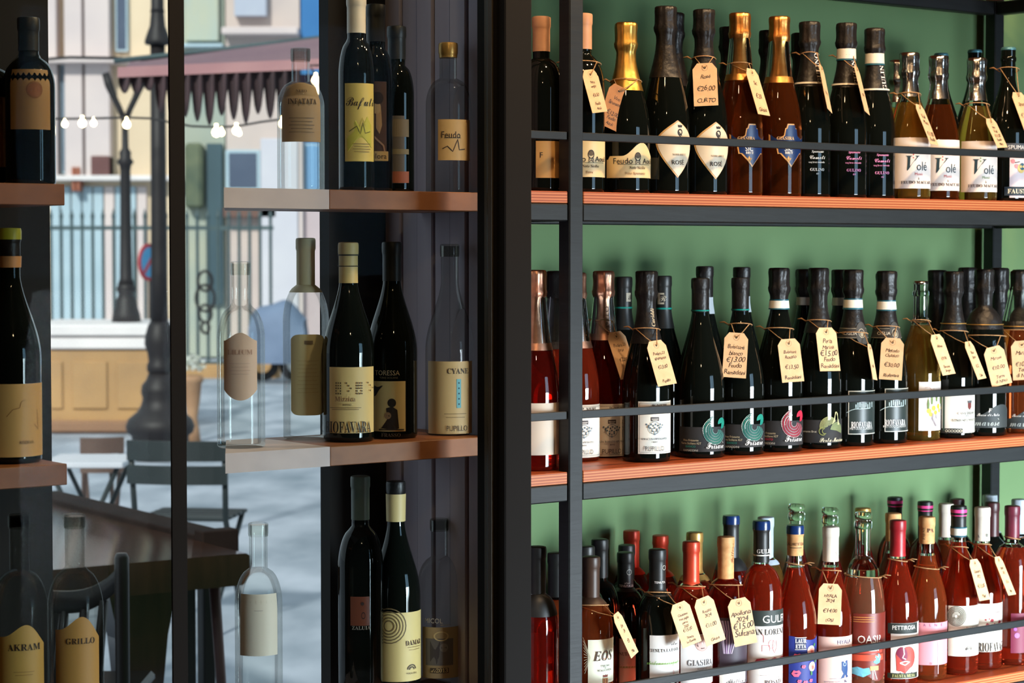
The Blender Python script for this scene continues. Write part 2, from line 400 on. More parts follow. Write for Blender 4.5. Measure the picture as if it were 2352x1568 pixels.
def bottle(shelf, x, ytop, label, kind='champ', glass=None, cap='foil', capmat=None, capfrac=0.40, R=None, v=0.075, labels=(), fill=None, neckmat=None, group=None, bands=(), seg=28, topmat=None, zbase=None, vmax=0.35, name='wine_bottle', caps=()):
    zb = SHELF_Z[shelf] if zbase is None else zbase
    R0 = R or KINDS_[kind][0]
    c, v = place(x, v, R0, shelf, vmax)
    p = on_v(x, ytop, v); H = p.z - zb
    rf, R0, rn = radius_fn(kind, H, R)
    B = Bottle(); B.c = c; B.H = H; B.zb = zb; B.rf = rf; B.R = R0; B.v = v; B.x = x
    tc = Vector((-c.x, -c.y)).normalized(); B.tc = tc          # horizontal direction to the eye
    B.az = math.atan2(tc.y, tc.x); B.s = F / (c.y * math.cos(TH))
    root = empty(name, (c.x, c.y, zb)); tag(root, label, 'bottle', group); B.root = root
    zc = H * (1 - capfrac)
    ztop_glass = H - 0.004 if cap != 'crown' else H - 0.006
    glass = glass or BLACKG
    zs = [0, 0.0015, 0.004] + zs_between(0.008, ztop_glass)
    def prof(a, b, off=0.0):
        zz = [a] + [q for q in zs if a < q < b] + [b]; return [(rf(q) + off, q) for q in zz]
    clear = glass is not BLACKG and glass not in (GHOST, GHOSTD, GHOSTM)
    zf = H * fill if fill else None
    if clear and zf:
        m = MB(); m.lathe(prof(0, zf), seg); sharp(m.build('glass_body', glass, root, True), 50)
        m = MB(); m.lathe([(r - 0.0004, z) for r, z in prof(zf + 0.0006, min(zc + 0.004, ztop_glass) if cap not in ('crown', 'stopper') else ztop_glass)], seg)
        sharp(m.build('neck', neckmat or CLEARG, root, True), 50)
    else:
        m = MB(); m.lathe(prof(0, ztop_glass if cap in ('crown', 'stopper') or glass is not BLACKG else zc + 0.01), seg); sharp(m.build('glass_body', glass, root, True), 50)
    rng = random.Random(int(x * 7 + ytop))
    ph = [rng.random() * 6.28 for _ in range(4)]
    if cap == 'foil':       # wired sparkling-wine foil
        hz = H
        P = [(rf(q) + 0.0007, q) for q in zs_between(zc, hz - 0.052, 0.006)]
        P += [(0.0166, hz - 0.048), (0.0186, hz - 0.043), (0.0194, hz - 0.037), (0.0180, hz - 0.033), (0.0176, hz - 0.018), (0.0184, hz - 0.008), (0.0178, hz - 0.002), (0.0150, hz), (0.006, hz + 0.0004)]
        wob = lambda a, z: (0.0007 * math.sin(9 * a + ph[0]) + 0.0006 * math.sin(16 * a + ph[1] + z * 120)) * max(0, min(1, (z - hz + 0.085) / 0.04)) + 0.0010 * max(0, min(1, (z - hz + 0.085) / 0.04))
        m = MB(); m.lathe(P, 40, wob=wob); sharp(m.build('foil', capmat or BFOIL, root, True), 60)
        m = MB(); m.tube([(math.cos(a) * 0.0192, math.sin(a) * 0.0192, hz - 0.039) for a in [2 * PI * k / 24 for k in range(24)]], 0.0008, 5, closed=True); m.build('wire_ring', capmat or BFOIL, root, True)
    elif cap == 'capsule':  # still-wine capsule with lip and top disc
        P = [(rf(q) + 0.0007, q) for q in zs_between(zc, H - 0.021, 0.006)]
        rt = max(rn + 0.0010, 0.0148)
        P += [(rt, H - 0.020), (rt + 0.0008, H - 0.017), (rt + 0.0008, H - 0.004), (rt, H - 0.001), (rt - 0.003, H), (0.002, H)]
        m = MB(); m.lathe(P, 28); sharp(m.build('capsule', capmat or DFOIL, root, True), 40)
        if topmat:
            m = MB(); m.lathe([(rt + 0.0013, H - 0.016), (rt + 0.0014, H - 0.004), (rt + 0.0004, H), (0.002, H + 0.0006)], 28); sharp(m.build('capsule_top', topmat, root, True), 40)
    elif cap == 'crown':    # crown cork
        P = [(0.0148, H - 0.0065), (0.0152, H - 0.006), (0.0146, H - 0.002), (0.0125, H), (0.004, H + 0.0003)]
        m = MB(); m.lathe(P, 42, wob=lambda a, z: 0.0009 * math.sin(21 * a) * (1 if z < H - 0.003 else 0)); m.build('crown_cap', capmat or SILVER, root, True)
        m = MB(); m.lathe([(rn + 0.0002, H - 0.030), (rn + 0.0016, H - 0.027), (rn + 0.0016, H - 0.022), (rn + 0.0002, H - 0.019)], 24, cap0=False, cap1=False); m.build('lip', glass if not clear else CLEARG, root, True)
    elif cap == 'stopper':  # glass stopper over a ringed lip
        m = MB(); m.lathe([(0.0125, H - 0.004), (0.0165, H - 0.001), (0.0168, H + 0.006), (0.0140, H + 0.010), (0.003, H + 0.0105)], 24); m.build('stopper', CLEARG, root, True)
        m = MB(); m.lathe([(rn + 0.0002, H - 0.022), (rn + 0.0022, H - 0.019), (rn + 0.0022, H - 0.008), (rn + 0.0002, H - 0.006)], 24, cap0=False, cap1=False); m.build('lip', CLEARG, root, True)
    for (y0, y1, mm) in bands:   # printed bands round neck: pixel rows
        z0, z1 = zpix(B, y1), zpix(B, y0)
        rr = (0.0176 if cap == 'foil' else 0.0158)
        m = MB(); m.lathe([(max(rf(z0) + 0.0011, rn + 0.0014 if cap != 'foil' else rf(z0) + 0.0030), z0), (max(rf(z1) + 0.0011, rn + 0.0022 if cap == 'capsule' else rf(z1) + 0.0030), z1)], 28, cap0=False, cap1=False); m.build('neck_band', mm, root, True)
    for L in labels: make_label(B, **L)
    return B

def zpix(B, y):
    return on_v(B.x, y, B.v).z - B.zb
def angpix(B, x, R):
    k = (x - B.x) / (R * B.s); k = max(-0.995, min(0.995, k)); return B.az + math.asin(k)
def wrap(B, V, ang, z, off):
    out = []
    for (px, py) in V:
        zz = z + py; r = B.rf(zz) + off; a = ang + px / max(r, 0.012); out.append((r * math.cos(a), r * math.sin(a), zz))
    return out
FACE = math.atan2(-CA, SA)
def make_label(B, y0, y1, xl=None, col=(235, 230, 215), outline=None, items=(), half=None, rot=0.0, rough=0.55, border=None, name='label', off=0.0006, xr=None, matl=None):
    """y0, y1: photo rows of top and bottom edge; xl: photo column of the near edge; items: (kind, ...) prints"""
    z1, z0 = zpix(B, y0), zpix(B, y1); zm = (z0 + z1) / 2; R = B.rf(zm)
    face = FACE + math.radians(rot)
    if xl is not None:
        a0 = angpix(B, xl, R); a1 = 2 * face - a0
        if half: a1 = a0 + 2 * math.radians(half)
    else:
        h = math.radians(half or 70); a0, a1 = face - h, face + h
    if xr is not None: a1 = angpix(B, xr, R)
    n = 36; top = (outline or (lambda t: (0.0, 1.0)))
    V = []; Fc = []; nz = 4
    for k in range(n + 1):
        t = k / n; lo, hi = top(t); a = a0 + (a1 - a0) * t
        for j in range(nz + 1):
            z = z0 + (z1 - z0) * (lo + (hi - lo) * j / nz); r = B.rf(z) + off; V.append((r * math.cos(a), r * math.sin(a), z))
    for k in range(n):
        for j in range(nz): i = k * (nz + 1) + j; Fc.append((i, i + nz + 1, i + nz + 2, i + 1))
    bare = name in ('foil_print', 'capsule_print') or matl is BLACKG or matl is GHOSTM      # printed straight on foil or glass
    lab = B.root
    if not bare: m = MB(); m.add(V, Fc); lab = m.build(name, matl or ink(col, rough), B.root, True)
    groups = {}
    def put(shape, xc, yc, color, lift, a=None):
        ang = angpix(B, xc, R) if a is None else a
        Vw = wrap(B, shape[0], ang, zpix(B, yc), off + lift)
        groups.setdefault(tuple(color), MB()).add(Vw, shape[1])
    s = B.s
    if border:
        bc, inset, w = border
        for tt in (0, 1):
            P = []
            for k in range(n + 1):
                t = inset + (1 - 2 * inset) * k / n; lo, hi = top(t); a = a0 + (a1 - a0) * t
                zi = (inset * (a1 - a0) * R)
                P.append((a, z0 + (z1 - z0) * (hi if tt else lo) + (-zi if tt else zi)))
            Vb = []; Fb = []
            for (a, z) in P:
                for q in (0, 1):
                    zz = z + (w if q else 0) * (-1 if tt else 1); r = B.rf(zz) + off + 0.0004; Vb.append((r * math.cos(a), r * math.sin(a), zz))
            for k in range(n): Fb.append((2 * k, 2 * k + 2, 2 * k + 3, 2 * k + 1))
            groups.setdefault(tuple(bc), MB()).add(Vb, Fb)
        for t in (inset, 1 - inset):
            lo, hi = top(t); a = a0 + (a1 - a0) * t; zi = inset * (a1 - a0) * R; da = w / R * (1 if t < 0.5 else -1)
            Vb = []
            for q in range(9):
                z = z0 + (z1 - z0) * (lo + (hi - lo) * q / 8); z = max(z0 + (z1 - z0) * lo + zi, min(z0 + (z1 - z0) * hi - zi, z)); r = B.rf(z) + off + 0.0004
                Vb += [(r * math.cos(a), r * math.sin(a), z), (r * math.cos(a + da), r * math.sin(a + da), z)]
            groups.setdefault(tuple(bc), MB()).add(Vb, [(2 * q, 2 * q + 1, 2 * q + 3, 2 * q + 2) for q in range(8)])
    lift = 0.0004
    for it in items:
        k = it[0]; lift += 0.00006
        if k == 't':      # ('t', text, x, y, cap height px, colour, style[, sx])
            _, tx, xx, yy, hh, cc, st = it[:7]; sx = it[7] if len(it) > 7 else 1.0
            V, Fc, w = text2d(tx, hh / s, st, sx); put((V, Fc), xx, yy, cc, lift + 0.0002)
        elif k == 'v':    # text turned to run up the bottle
            _, tx, xx, yy, hh, cc, st = it[:7]
            V, Fc, w = text2d(tx, hh / s, st); put(([(-b, a) for a, b in V], Fc), xx, yy, cc, lift + 0.0002)
        elif k == 'd': _, xx, yy, r, cc = it[:5]; put(disc(r / s, 18, it[5] if len(it) > 5 else 1), xx, yy, cc, lift)
        elif k == 'r': _, xx, yy, r, w, cc = it[:6]; put(ring(r / s, w / s, 22, it[6] if len(it) > 6 else 1), xx, yy, cc, lift)
        elif k == 'a': _, xx, yy, r, w, cc, d0, d1 = it; put(ring(r / s, w / s, 16, 1, math.radians(d0), math.radians(d1)), xx, yy, cc, lift)
        elif k == 'b': _, xx, yy, w, h, cc = it; put(rect(w / s, h / s), xx, yy, cc, lift)
        elif k == 'l': _, xx, yy, pts, w, cc = it; put(line([(a / s, -b / s) for a, b in pts], w / s), xx, yy, cc, lift)
        elif k == 'p': _, xx, yy, pts, cc = it; put(poly([(a / s, -b / s) for a, b in reversed(pts)]), xx, yy, cc, lift)
    if groups:
        mb = MB(); mats = []
        for gi, (cc, g) in enumerate(groups.items()):
            mats.append(ink(cc)); mb.add(g.v, g.f, gi)
        tag(mb.build('print', mats, lab), kind='stuff')
    return lab

# ------------------------------------------------------------------ price tags
def price_tag(B, top, bot, wpx, lines, label, yloop, card=None, real=0.043, sgn=1, strands=(-12, 12), hs=None):
    """top/bottom centre of the card in photo pixels; hangs by string from the bottle's neck"""
    zt, zbm = zpix(B, top[1]), zpix(B, bot[1])
    r0 = max(B.rf(max(zt, 0)), B.rn if hasattr(B, 'rn') else 0) + 0.008; r1 = B.rf(max(zbm, 0)) + 0.007
    t3 = Vector((B.tc.x, B.tc.y, 0)); c3 = Vector((B.c.x, B.c.y, 0))
    def hit(px, r):
        d = ray(*px); q = c3 + t3 * r; k = (q - EYE).dot(t3) / d.dot(t3); return EYE + d * k
    pt, pb = hit(top, r0), hit(bot, r1)
    ax = (pb - pt); Lh = ax.length; ax.normalize()
    cy = max(0.18, min(1.0, wpx / (B.s * real))); yaw = math.acos(cy) * sgn
    rt = Vector((-t3.y, t3.x, 0))                       # to the viewer's side
    if rt.x < 0: rt = -rt
    wd_ = (rt * math.cos(yaw) - t3 * math.sin(yaw)); wd_ = (wd_ - ax * wd_.dot(ax)).normalized()
    nrm = wd_.cross(ax)
    if nrm.dot(t3) < 0: nrm = -nrm
    hw = real / 2
    def L3(a, b, off=0.0): return pt + wd_ * a + ax * b + nrm * off - Vector((B.c.x, B.c.y, B.zb))
    cut = 0.011
    outl = [(-hw, Lh), (hw, Lh), (hw, cut), (hw - cut * 0.75, 0), (-hw + cut * 0.75, 0), (-hw, cut)]
    m = MB(); n = 6; vs = [L3(a, b, 0.0003) for a, b in outl] + [L3(a, b, -0.0003) for a, b in outl]
    fs = [tuple(range(n)), tuple(reversed(range(n, 2 * n)))] + [(i, n + i, n + (i + 1) % n, (i + 1) % n) for i in range(n)]
    m.add(vs, fs)
    o = m.build('price_tag', card or KRAFT, None, False, (B.c.x, B.c.y, B.zb)); tag(o, label, 'price tag', 'handwritten price tags on the bottles')
    hole = 0.0085
    mb = MB()
    for sh, cc in ((disc(0.0022, 12), 0), (ring(0.0055, 0.0004, 18), 1)):
        mb.add([L3(a, hole - b, 0.0006) for a, b in sh[0]], sh[1], cc)
    y = None; usable0, usable1 = 0.24 * Lh, 0.95 * Lh
    ln = [l if isinstance(l, tuple) else (l, 1.0) for l in lines]
    nl = len(ln); step = (usable1 - usable0) / max(nl, 1)
    h0 = hs or min(0.0078, step * 0.64)
    for i, (tx, sc) in enumerate(ln):
        if not tx: continue
        V, Fc, w = text2d(tx, h0 * sc, 'hand', 0.95)
        k = min(1.0, (real * 0.90) / max(w, 1e-6)); bc = usable0 + step * (i + 0.5)
        mb.add([L3(a * k, bc - b * k, 0.0007) for a, b in V], Fc, 0)
    mb.build('writing', [ink((44, 34, 30)), ink((150, 110, 80))], o)
    # string: loop round the neck and two strands to the hole
    zl = zpix(B, yloop); rl = max(B.rf(zl), 0.0148) + 0.0022
    if zl > B.H - 0.052 and zl < B.H - 0.03: rl = 0.0215
    a0 = B.az; mb = MB()
    loop = [Vector((rl * math.cos(a0 + a), rl * math.sin(a0 + a), zl + 0.004 * math.cos(a))) for a in [2 * PI * k / 20 for k in range(20)]]
    mb.tube(loop, 0.0010, 5, closed=True)
    hp = L3(0, hole, 0.0016)
    for sgn_, dgr in ((-1, 48), (1, 48)):
        a = a0 + math.radians(dgr) * sgn_; st = Vector((rl * math.cos(a), rl * math.sin(a), zl + 0.002))
        mid = (st + hp) / 2 + Vector((t3.x, t3.y, 0)) * 0.003 + Vector((0, 0, -0.002))
        mb.tube([st, mid, hp + wd_ * 0.001 * sgn_, L3(0.0008 * sgn_, hole + 0.0005, -0.0012)], 0.0009, 5)
    # free knot end
    a = a0 + math.radians(105) * (1 if rt.x * math.cos(a0 + 1.8) + rt.y * math.sin(a0 + 1.8) < 0 else -1)
    st = Vector((rl * math.cos(a), rl * math.sin(a), zl)); outd = Vector((math.cos(a), math.sin(a), 0.25))
    mb.tube([st, st + outd * 0.009 + Vector((0, 0, 0.003)), st + outd * 0.017], [0.0012, 0.0017, 0.0009], 5)
    mb.build('string', JUTE, o, True)
    return o

# ------------------------------------------------------------------ the room
UPT_ = u_at(1126, 0.0) + 0.026
VW = 0.40                                        # wall plane behind the shelves
UF0, UF1 = u_at(1160, -0.16), u_at(1222, -0.16)  # dark frame beside the open shelves
m = MB(); ubox(m, UPT_, 4.2, VW, VW + 0.12, 0, 3.0); struct(m.build('wall_back', GREEN))
m = MB(); ubox(m, 4.2, 4.3, -4.7, VW + 0.12, 0, 3.0); struct(m.build('wall_right', DARKP))
m = MB(); ubox(m, -5.2, DOORU[0] - 0.42, -4.7, -4.6, 0, 3.0); ubox(m, DOORU[1] + 0.42, 4.2, -4.7, -4.6, 0, 3.0); ubox(m, DOORU[0] - 0.42, DOORU[1] + 0.42, -4.7, -4.6, 2.52, 3.0); struct(m.build('wall_front', DARKP))
m = MB(); ubox(m, -5.3, -5.2, -4.7, VW + 0.12, 0, 3.0); struct(m.build('wall_left', DARKP))
m = MB(); ubox(m, -5.3, 4.3, -4.7, VW + 0.12, -0.1, 0); struct(m.build('floor', noise_mat('worn_floorboards', srgb(96, 66, 46), srgb(120, 84, 58), 4, 0.5, 0.05, 5, (1, 8, 1))))
m = MB(); ubox(m, -5.3, 4.3, -4.7, VW + 0.12, 3.0, 3.1); struct(m.build('ceiling', DARKP))
# frame of the daylight door opposite (between and around its two leaves)
m = MB()
for uu in (DOORU[0] - 0.40, sum(DOORU) / 2, DOORU[1] + 0.40): ubox(m, uu - 0.04, uu + 0.04, -4.64, -4.56, 0, 2.50)
ubox(m, DOORU[0] - 0.44, DOORU[1] + 0.44, -4.64, -4.56, 2.47, 2.54)
struct(m.build('door_1', FRAME))
# dark inner walls either side of the glazed opening to the street
VP_ = 0.31
m = MB(); ubox(m, u_at(756, VP_), u_at(1146, VW) + 0.004, VP_, VP_ + 0.03, 0, 3.0); struct(m.build('wall_centre', DARKP))
m = MB(); ubox(m, -5.2, u_at(115, VP_), VP_, VP_ + 0.06, 0, 3.0); struct(m.build('wall_side', DARKP))
m = MB(); ubox(m, u_at(115, VP_), u_at(756, VP_), VP_, VP_ + 0.06, 2.55, 3.0); struct(m.build('wall_header', DARKP))
# dark boarded partition that divides the glazed display from the open shelving
PLANKM = noise_mat('slate_plum_boards', srgb(164, 152, 164), srgb(178, 166, 176), 3, 0.75, 0.05, 5, (8, 8, 0.6))
UPT = u_at(1126, 0.0) + 0.002
pt = empty('wall_partition', W(UPT, 0.1, 0)); struct(pt)
npk = 7; v0_, v1_ = -0.025, VP_ - 0.002; wk = (v1_ - v0_) / npk
for k in range(npk):
    m = MB(); ubox(m, UPT + (0.004 if k % 2 else 0.0), UPT + 0.022, v0_ + wk * k + 0.0012, v0_ + wk * (k + 1) - 0.0012, 0, 2.98, bev=0.002); o = m.build('board', PLANKM); o.parent = pt; o.matrix_parent_inverse = Matrix.Translation(-Vector(pt.location))
# glazed partition: jamb, mullion and two panes
wr = empty('window_1', W(UF0, -0.16, 0)); struct(wr)
def child(mb, name, mt, root, smooth=False):
    o = mb.build(name, mt, None, smooth); o.parent = root; o.matrix_parent_inverse = Matrix.Translation(-Vector(root.location)); return o
UM0, UM1 = u_at(392, -0.16), u_at(426, -0.16)
m = MB(); ubox(m, UF0, UF1, -0.16, -0.14, 0, 2.98, bev=0.002); child(m, 'jamb', FRAME, wr)
m = MB(); ubox(m, UF0 - 0.004, UF1 - 0.012, -0.139, -0.092, 0, 2.98, bev=0.002); child(m, 'rebate', FRAME, wr)
m = MB(); ubox(m, UF0 - 0.0085, UF0 - 0.0045, -0.136, -0.118, 0, 2.98); child(m, 'gasket', noise_mat('olive_gasket', srgb(64, 56, 40), srgb(78, 68, 50), 6, 0.6), wr)
m = MB(); ubox(m, UM0, UM1, -0.16, -0.156, 0, 2.98); child(m, 'mullion', FRAME, wr)
m = MB(); ubox(m, UM1 + 0.0005, UF0 - 0.0086, -0.128, -0.124, 0.02, 2.96); child(m, 'glass_pane', PANE, wr)
m = MB(); ubox(m, -5.1, UM1 - 0.0005, -0.128, -0.124, 0.02, 2.96); child(m, 'glass_pane', PANE, wr)

# ------------------------------------------------------------------ steel shelving and plywood boards
SHELF_Z = {'r1': on_v(1340, 440, 0).z, 'r2': on_v(1340, 1081, 0).z, 'r3': on_v(2352, 1540, 0).z,
           'l1': on_v(800, 436, 0).z, 'l2': on_v(800, 1023, 0).z, 'l3': on_v(1050, 1604, 0).z}
ZR = [SHELF_Z['r1'], SHELF_Z['r2'], SHELF_Z['r3']]; ZR0 = ZR[0] + (ZR[0] - ZR[1])
UPR = u_at(1340, 0.0); UPL = u_at(1308, 0.0)
DEP = 0.375
UBL = UPT_ + 0.002                           # near end of the narrow bay, behind the frame
UB1 = u_at(2280, DEP - 0.015)                     # far end of the bay
sh = empty('steel_shelving', W(UPL, 0, 0)); tag(sh, 'blackened square-tube steel shelving frame against the sage green wall', 'shelving')
for (u0, v0) in ((UPL, 0.0), (UB1 - 0.015, 0.0), (UB1 - 0.015, DEP - 0.03), (UPL, DEP - 0.03)):
    m = MB(); ubox(m, u0, u0 + 0.030, v0, v0 + 0.030, 0, 2.7, bev=0.0022); child(m, 'post', STEEL, sh)
for z in [ZR0] + ZR:
    zt = z - 0.0205
    for (a, b) in ((UPR, UB1 - 0.017), (UBL, UPL - 0.002)):
        m = MB(); ubox(m, a, b, 0.001, 0.030, zt - 0.029, zt, bev=0.002); child(m, 'crossbar', STEEL, sh)
        m = MB(); ubox(m, a, b, DEP - 0.029, DEP - 0.001, zt - 0.029, zt, bev=0.002); child(m, 'crossbar', STEEL, sh)
    for u0 in (UPL + 0.001, UB1 - 0.014):
        m = MB(); ubox(m, u0, u0 + 0.028, 0.031, DEP - 0.031, zt - 0.029, zt - 0.001, bev=0.002); child(m, 'side_bar', STEEL, sh)
for z, yy in zip(ZR, (313, 952, 1593)):
    zc = on_v(1340, yy, 0).z
    for (a, b) in ((UPR, UB1 - 0.017), (UBL, UPL - 0.002)):
        m = MB(); ubox(m, a, b, 0.004, 0.010, zc - 0.0068, zc + 0.0068, bev=0.001); child(m, 'guard_rail', STEEL, sh)
names = ['upper', 'middle', 'lower']
for z, nm in zip(ZR, names):
    for (a, b, w) in ((UPR + 0.001, UB1 - 0.018, 'under the %s row of tagged bottles'), (UBL, UPL - 0.003, 'of the %s row, in the narrow bay between frame and post')):
        m = MB(); m.box((0, 0, 0), (b - a, DEP - 0.033, 0.02), None, 0, 0.0012)
        o = m.build('shelf_board', PLY); o.location = W((a + b) / 2, (DEP - 0.033) / 2 + 0.001, z - 0.010); o.rotation_euler = (0, 0, ALPHA)
        tag(o, 'orange-brown plywood shelf board ' + w % nm, 'shelf', 'plywood boards of the steel shelving')
m = MB(); m.box((0, 0, 0), (UB1 - 0.020 - UPR, DEP - 0.033, 0.02), None, 0, 0.0012)
o = m.build('shelf_board', PLY); o.location = W((UPR + UB1 - 0.018) / 2 + 0.0002, (DEP - 0.033) / 2 + 0.001, ZR0 - 0.010); o.rotation_euler = (0, 0, ALPHA)
tag(o, 'plywood shelf board overhead, above the uppermost bottles', 'shelf', 'plywood boards of the steel shelving')

# boards of the display behind the glass
UL_end, UL_wall, UL_open = u_at(1124, 0.0), u_at(757, 0.0), u_at(515, 0.0)
ULL = u_at(150, 0.0)
for key, nm in (('l1', 'upper'), ('l2', 'middle'), ('l3', 'lower')):
    z = SHELF_Z[key]; rt = empty('display_shelf', W(UL_wall, 0, z)); tag(rt, 'long wooden display shelf behind the glass beside the dark frame, %s of three' % nm, 'shelf', 'wooden display shelves behind the glass')
    m = MB(); ubox(m, UL_wall, UL_end, 0, 0.20, z - 0.030, z, bev=0.001); child(m, 'board', OAK, rt)
    m = MB(); m.prism([W(a, b)[:2] for a, b in ((UL_open, 0), (UL_wall - 0.0005, 0), (UL_wall - 0.0005, 0.20), (u_at(517, 0.20), 0.20))], 0.03, Matrix.Translation((0, 0, z - 0.03))); tag(child(m, 'veil_painted_end', OAKP, rt), 'end of the board painted pale for the reflection veil')  # end coloured as if veiled by the street's reflection
    m = MB(); ubox(m, ULL - 1.2, ULL, 0, 0.27, z - 0.030, z, bev=0.001); o = m.build('display_shelf', OAK)
    tag(o, 'short wooden display shelf at the dark wall beyond the lamp posts, %s of three' % nm, 'shelf', 'wooden display shelves behind the glass')
# ------------------------------------------------------------------ bottles, upper row
PLUM = noise_mat('plum_capsule', srgb(112, 40, 56), srgb(92, 32, 46), 40, 0.4)
TANC = noise_mat('tan_screw_cap', srgb(206, 158, 122), srgb(190, 140, 104), 40, 0.45)
REDC = noise_mat('orange_red_capsule', srgb(206, 70, 42), srgb(186, 58, 36), 40, 0.36, metal=0.3)
CRIMS = noise_mat('crimson_capsule', srgb(164, 34, 40), srgb(140, 26, 32), 40, 0.38)
BLUEWAX = mat('blue_wax', srgb(22, 46, 92), 0.25)
CORKC = noise_mat('printed_cork', srgb(222, 168, 110), srgb(196, 138, 84), 90, 0.6)
CREAMC = noise_mat('cream_capsule', srgb(232, 222, 206), srgb(222, 210, 192), 40, 0.42)
GREYC = noise_mat('pale_grey_capsule', srgb(172, 184, 192), srgb(156, 168, 178), 40, 0.4)
PINKB = mat('pink_band', srgb(232, 70, 140), 0.4)
WHITEB = mat('white_band', srgb(226, 222, 208), 0.5)
TEALB = mat('teal_band', srgb(36, 92, 108), 0.4)
TEALL = mat('bright_teal_band', srgb(20, 140, 124), 0.4)
TEALCAP = mat('teal_crown', srgb(76, 128, 140), 0.35, 0.3)
BROWNC = noise_mat('brown_capsule', srgb(72, 50, 38), srgb(60, 42, 32), 40, 0.42)
BROWNP = noise_mat('dark_brown_capsule', srgb(70, 34, 34), srgb(54, 26, 28), 40, 0.4)
GOLDC = noise_mat('gold_capsule', srgb(196, 158, 90), srgb(170, 128, 66), 60, 0.35, metal=0.6)
K = (40, 34, 32); WHT = (236, 232, 224); CREAM = (226, 202, 150); GILT = (206, 160, 96)

def bell(t):
    x = abs(t - 0.5) * 2; return (0.0, 0.62 + 0.38 * (0.5 + 0.5 * math.cos(PI * min(1, x / 0.55))) - (0.10 if x > 0.93 else 0))
def shield(t):
    x = (t - 0.5) * 2
    return (0.58 - 0.58 * (1 - abs(x)) ** 0.72, 0.66 + 0.34 * (1 - abs(x)) ** 0.72)
def ornate(t):
    x = abs(t - 0.5) * 2
    hi = 0.97 if x < 0.18 else 0.90 - 0.03 * math.sin((x - 0.18) * 20) if x < 0.32 else 0.72 - 0.10 * abs(math.sin((x - 0.32) * 4.4)) + 0.06 * (x - 0.32)
    lo = 0.0 + 0.30 * (x / 0.5) ** 0.9 if x < 0.5 else (0.30 if x < 0.62 else 0.46 + 0.1 * (x - 0.62))
    return (lo, max(hi, lo + 0.05))
def hump(t):
    x = abs(t - 0.5) * 2; return (0.0, 0.42 + 0.58 * (0.5 + 0.5 * math.cos(PI * min(1, x / 0.8))))

def feudo(xc, y0, y1, xl, last='Vino Spumante'):
    return dict(y0=y0, y1=y1, xl=xl, col=CREAM, outline=bell if xl > 1370 else None, rough=0.45, items=[
        ('t', 'Feudo', xc - 22, y0 + (y1 - y0) * 0.52, 13, K, 'sans'), ('t', 'Aouli', xc + 34, y0 + (y1 - y0) * 0.52, 12, K, 'sans'),
        ('d', xc + 12, y0 + (y1 - y0) * 0.36, 7, (90, 74, 52)), ('r', xc + 12, y0 + (y1 - y0) * 0.40, 9, 2, K, 0.8), ('l', xc + 12, y0 + (y1 - y0) * 0.52, [(-4, -5), (-6, 8), (0, 2), (6, 8), (4, -5)], 1.8, K),
        ('b', xc + 8, y0 + (y1 - y0) * 0.62, 88, 0.9, K), ('t', 'Noto Sicilia', xc + 12, y0 + (y1 - y0) * 0.71, 6, K, 'ital'), ('t', last, xc + 8, y0 + (y1 - y0) * 0.87, 5.5, (120, 80, 50), 'ital')])
b0 = bottle('r1', 1243, 38, 'dark wine bottle with tan screw cap, upper row, between dark frame and post', 'bord', cap='capsule', capmat=TANC, capfrac=0.20, labels=[dict(y0=326, y1=410, xl=1231, col=(196, 150, 86), half=64, items=[('t', 'F', 1243, 358, 12, K, 'sans')])])
b1 = bottle('r1', 1339, 31, 'dark wine bottle with tan screw cap, half hidden by the steel post, upper row', 'bord', cap='capsule', capmat=TANC, capfrac=0.20, labels=[feudo(1345, 322, 408, 1306, 'Terra')])
b2 = bottle('r1', 1437, 52, 'dark sparkling wine bottle with bright yellow-gold foil and cream bell-shaped label', 'champ', capmat=GOLD, capfrac=0.40, labels=[feudo(1452, 330, 410, 1394)])
for x, yt, lb in ((1527, 15, 'black-foiled bottle with cream shield label and no price tag, upper row'), (1615, 22, 'black-foiled bottle with cream shield label behind the 26 euro tag')):
    dx = x - 1529; dy = (yt - 15) * 0.5
    B = bottle('r1', x, yt, lb, 'champ', capmat=BFOIL, capfrac=0.38, R=0.0435, group='rosé bottles with shield labels', labels=[
        dict(y0=279 + dy, y1=410 + dy, xl=x - 21, half=52, col=GILT, outline=shield, rough=0.35, name='label_rim', off=0.0004),
        dict(y0=282 + dy, y1=407 + dy, xl=x - 17, half=49.5, col=(226, 212, 184), outline=shield, rough=0.4, off=0.0008, items=[
            ('r', 1562 + dx, 306 + dy, 6, 3, K, 0.9), ('p', 1562 + dx, 292 + dy, [(-5, 3), (-6, -3), (-2, 0), (0, -4), (2, 0), (6, -3), (5, 3)], K), ('l', 1562 + dx, 310 + dy, [(-5, -6), (5, 4)], 2, K), ('l', 1562 + dx, 310 + dy, [(-5, 0), (2, 7)], 2, K),
            ('t', 'DUNAI', 1560 + dx, 330 + dy, 7, K, 'serif'), ('t', 'NOIR BRUT', 1561 + dx, 357 + dy, 4.5, (140, 126, 108), 'serif'), ('t', 'ROSÉ', 1558 + dx, 375 + dy, 9.5, K, 'sans', 1.0)])])
    if x < 1550: b3 = B
    else: b4 = B
bottle('r1', 1546, 30, 'dark-foiled bottle hidden behind the first shield-label bottle', 'champ', capmat=BFOIL, v=0.19)
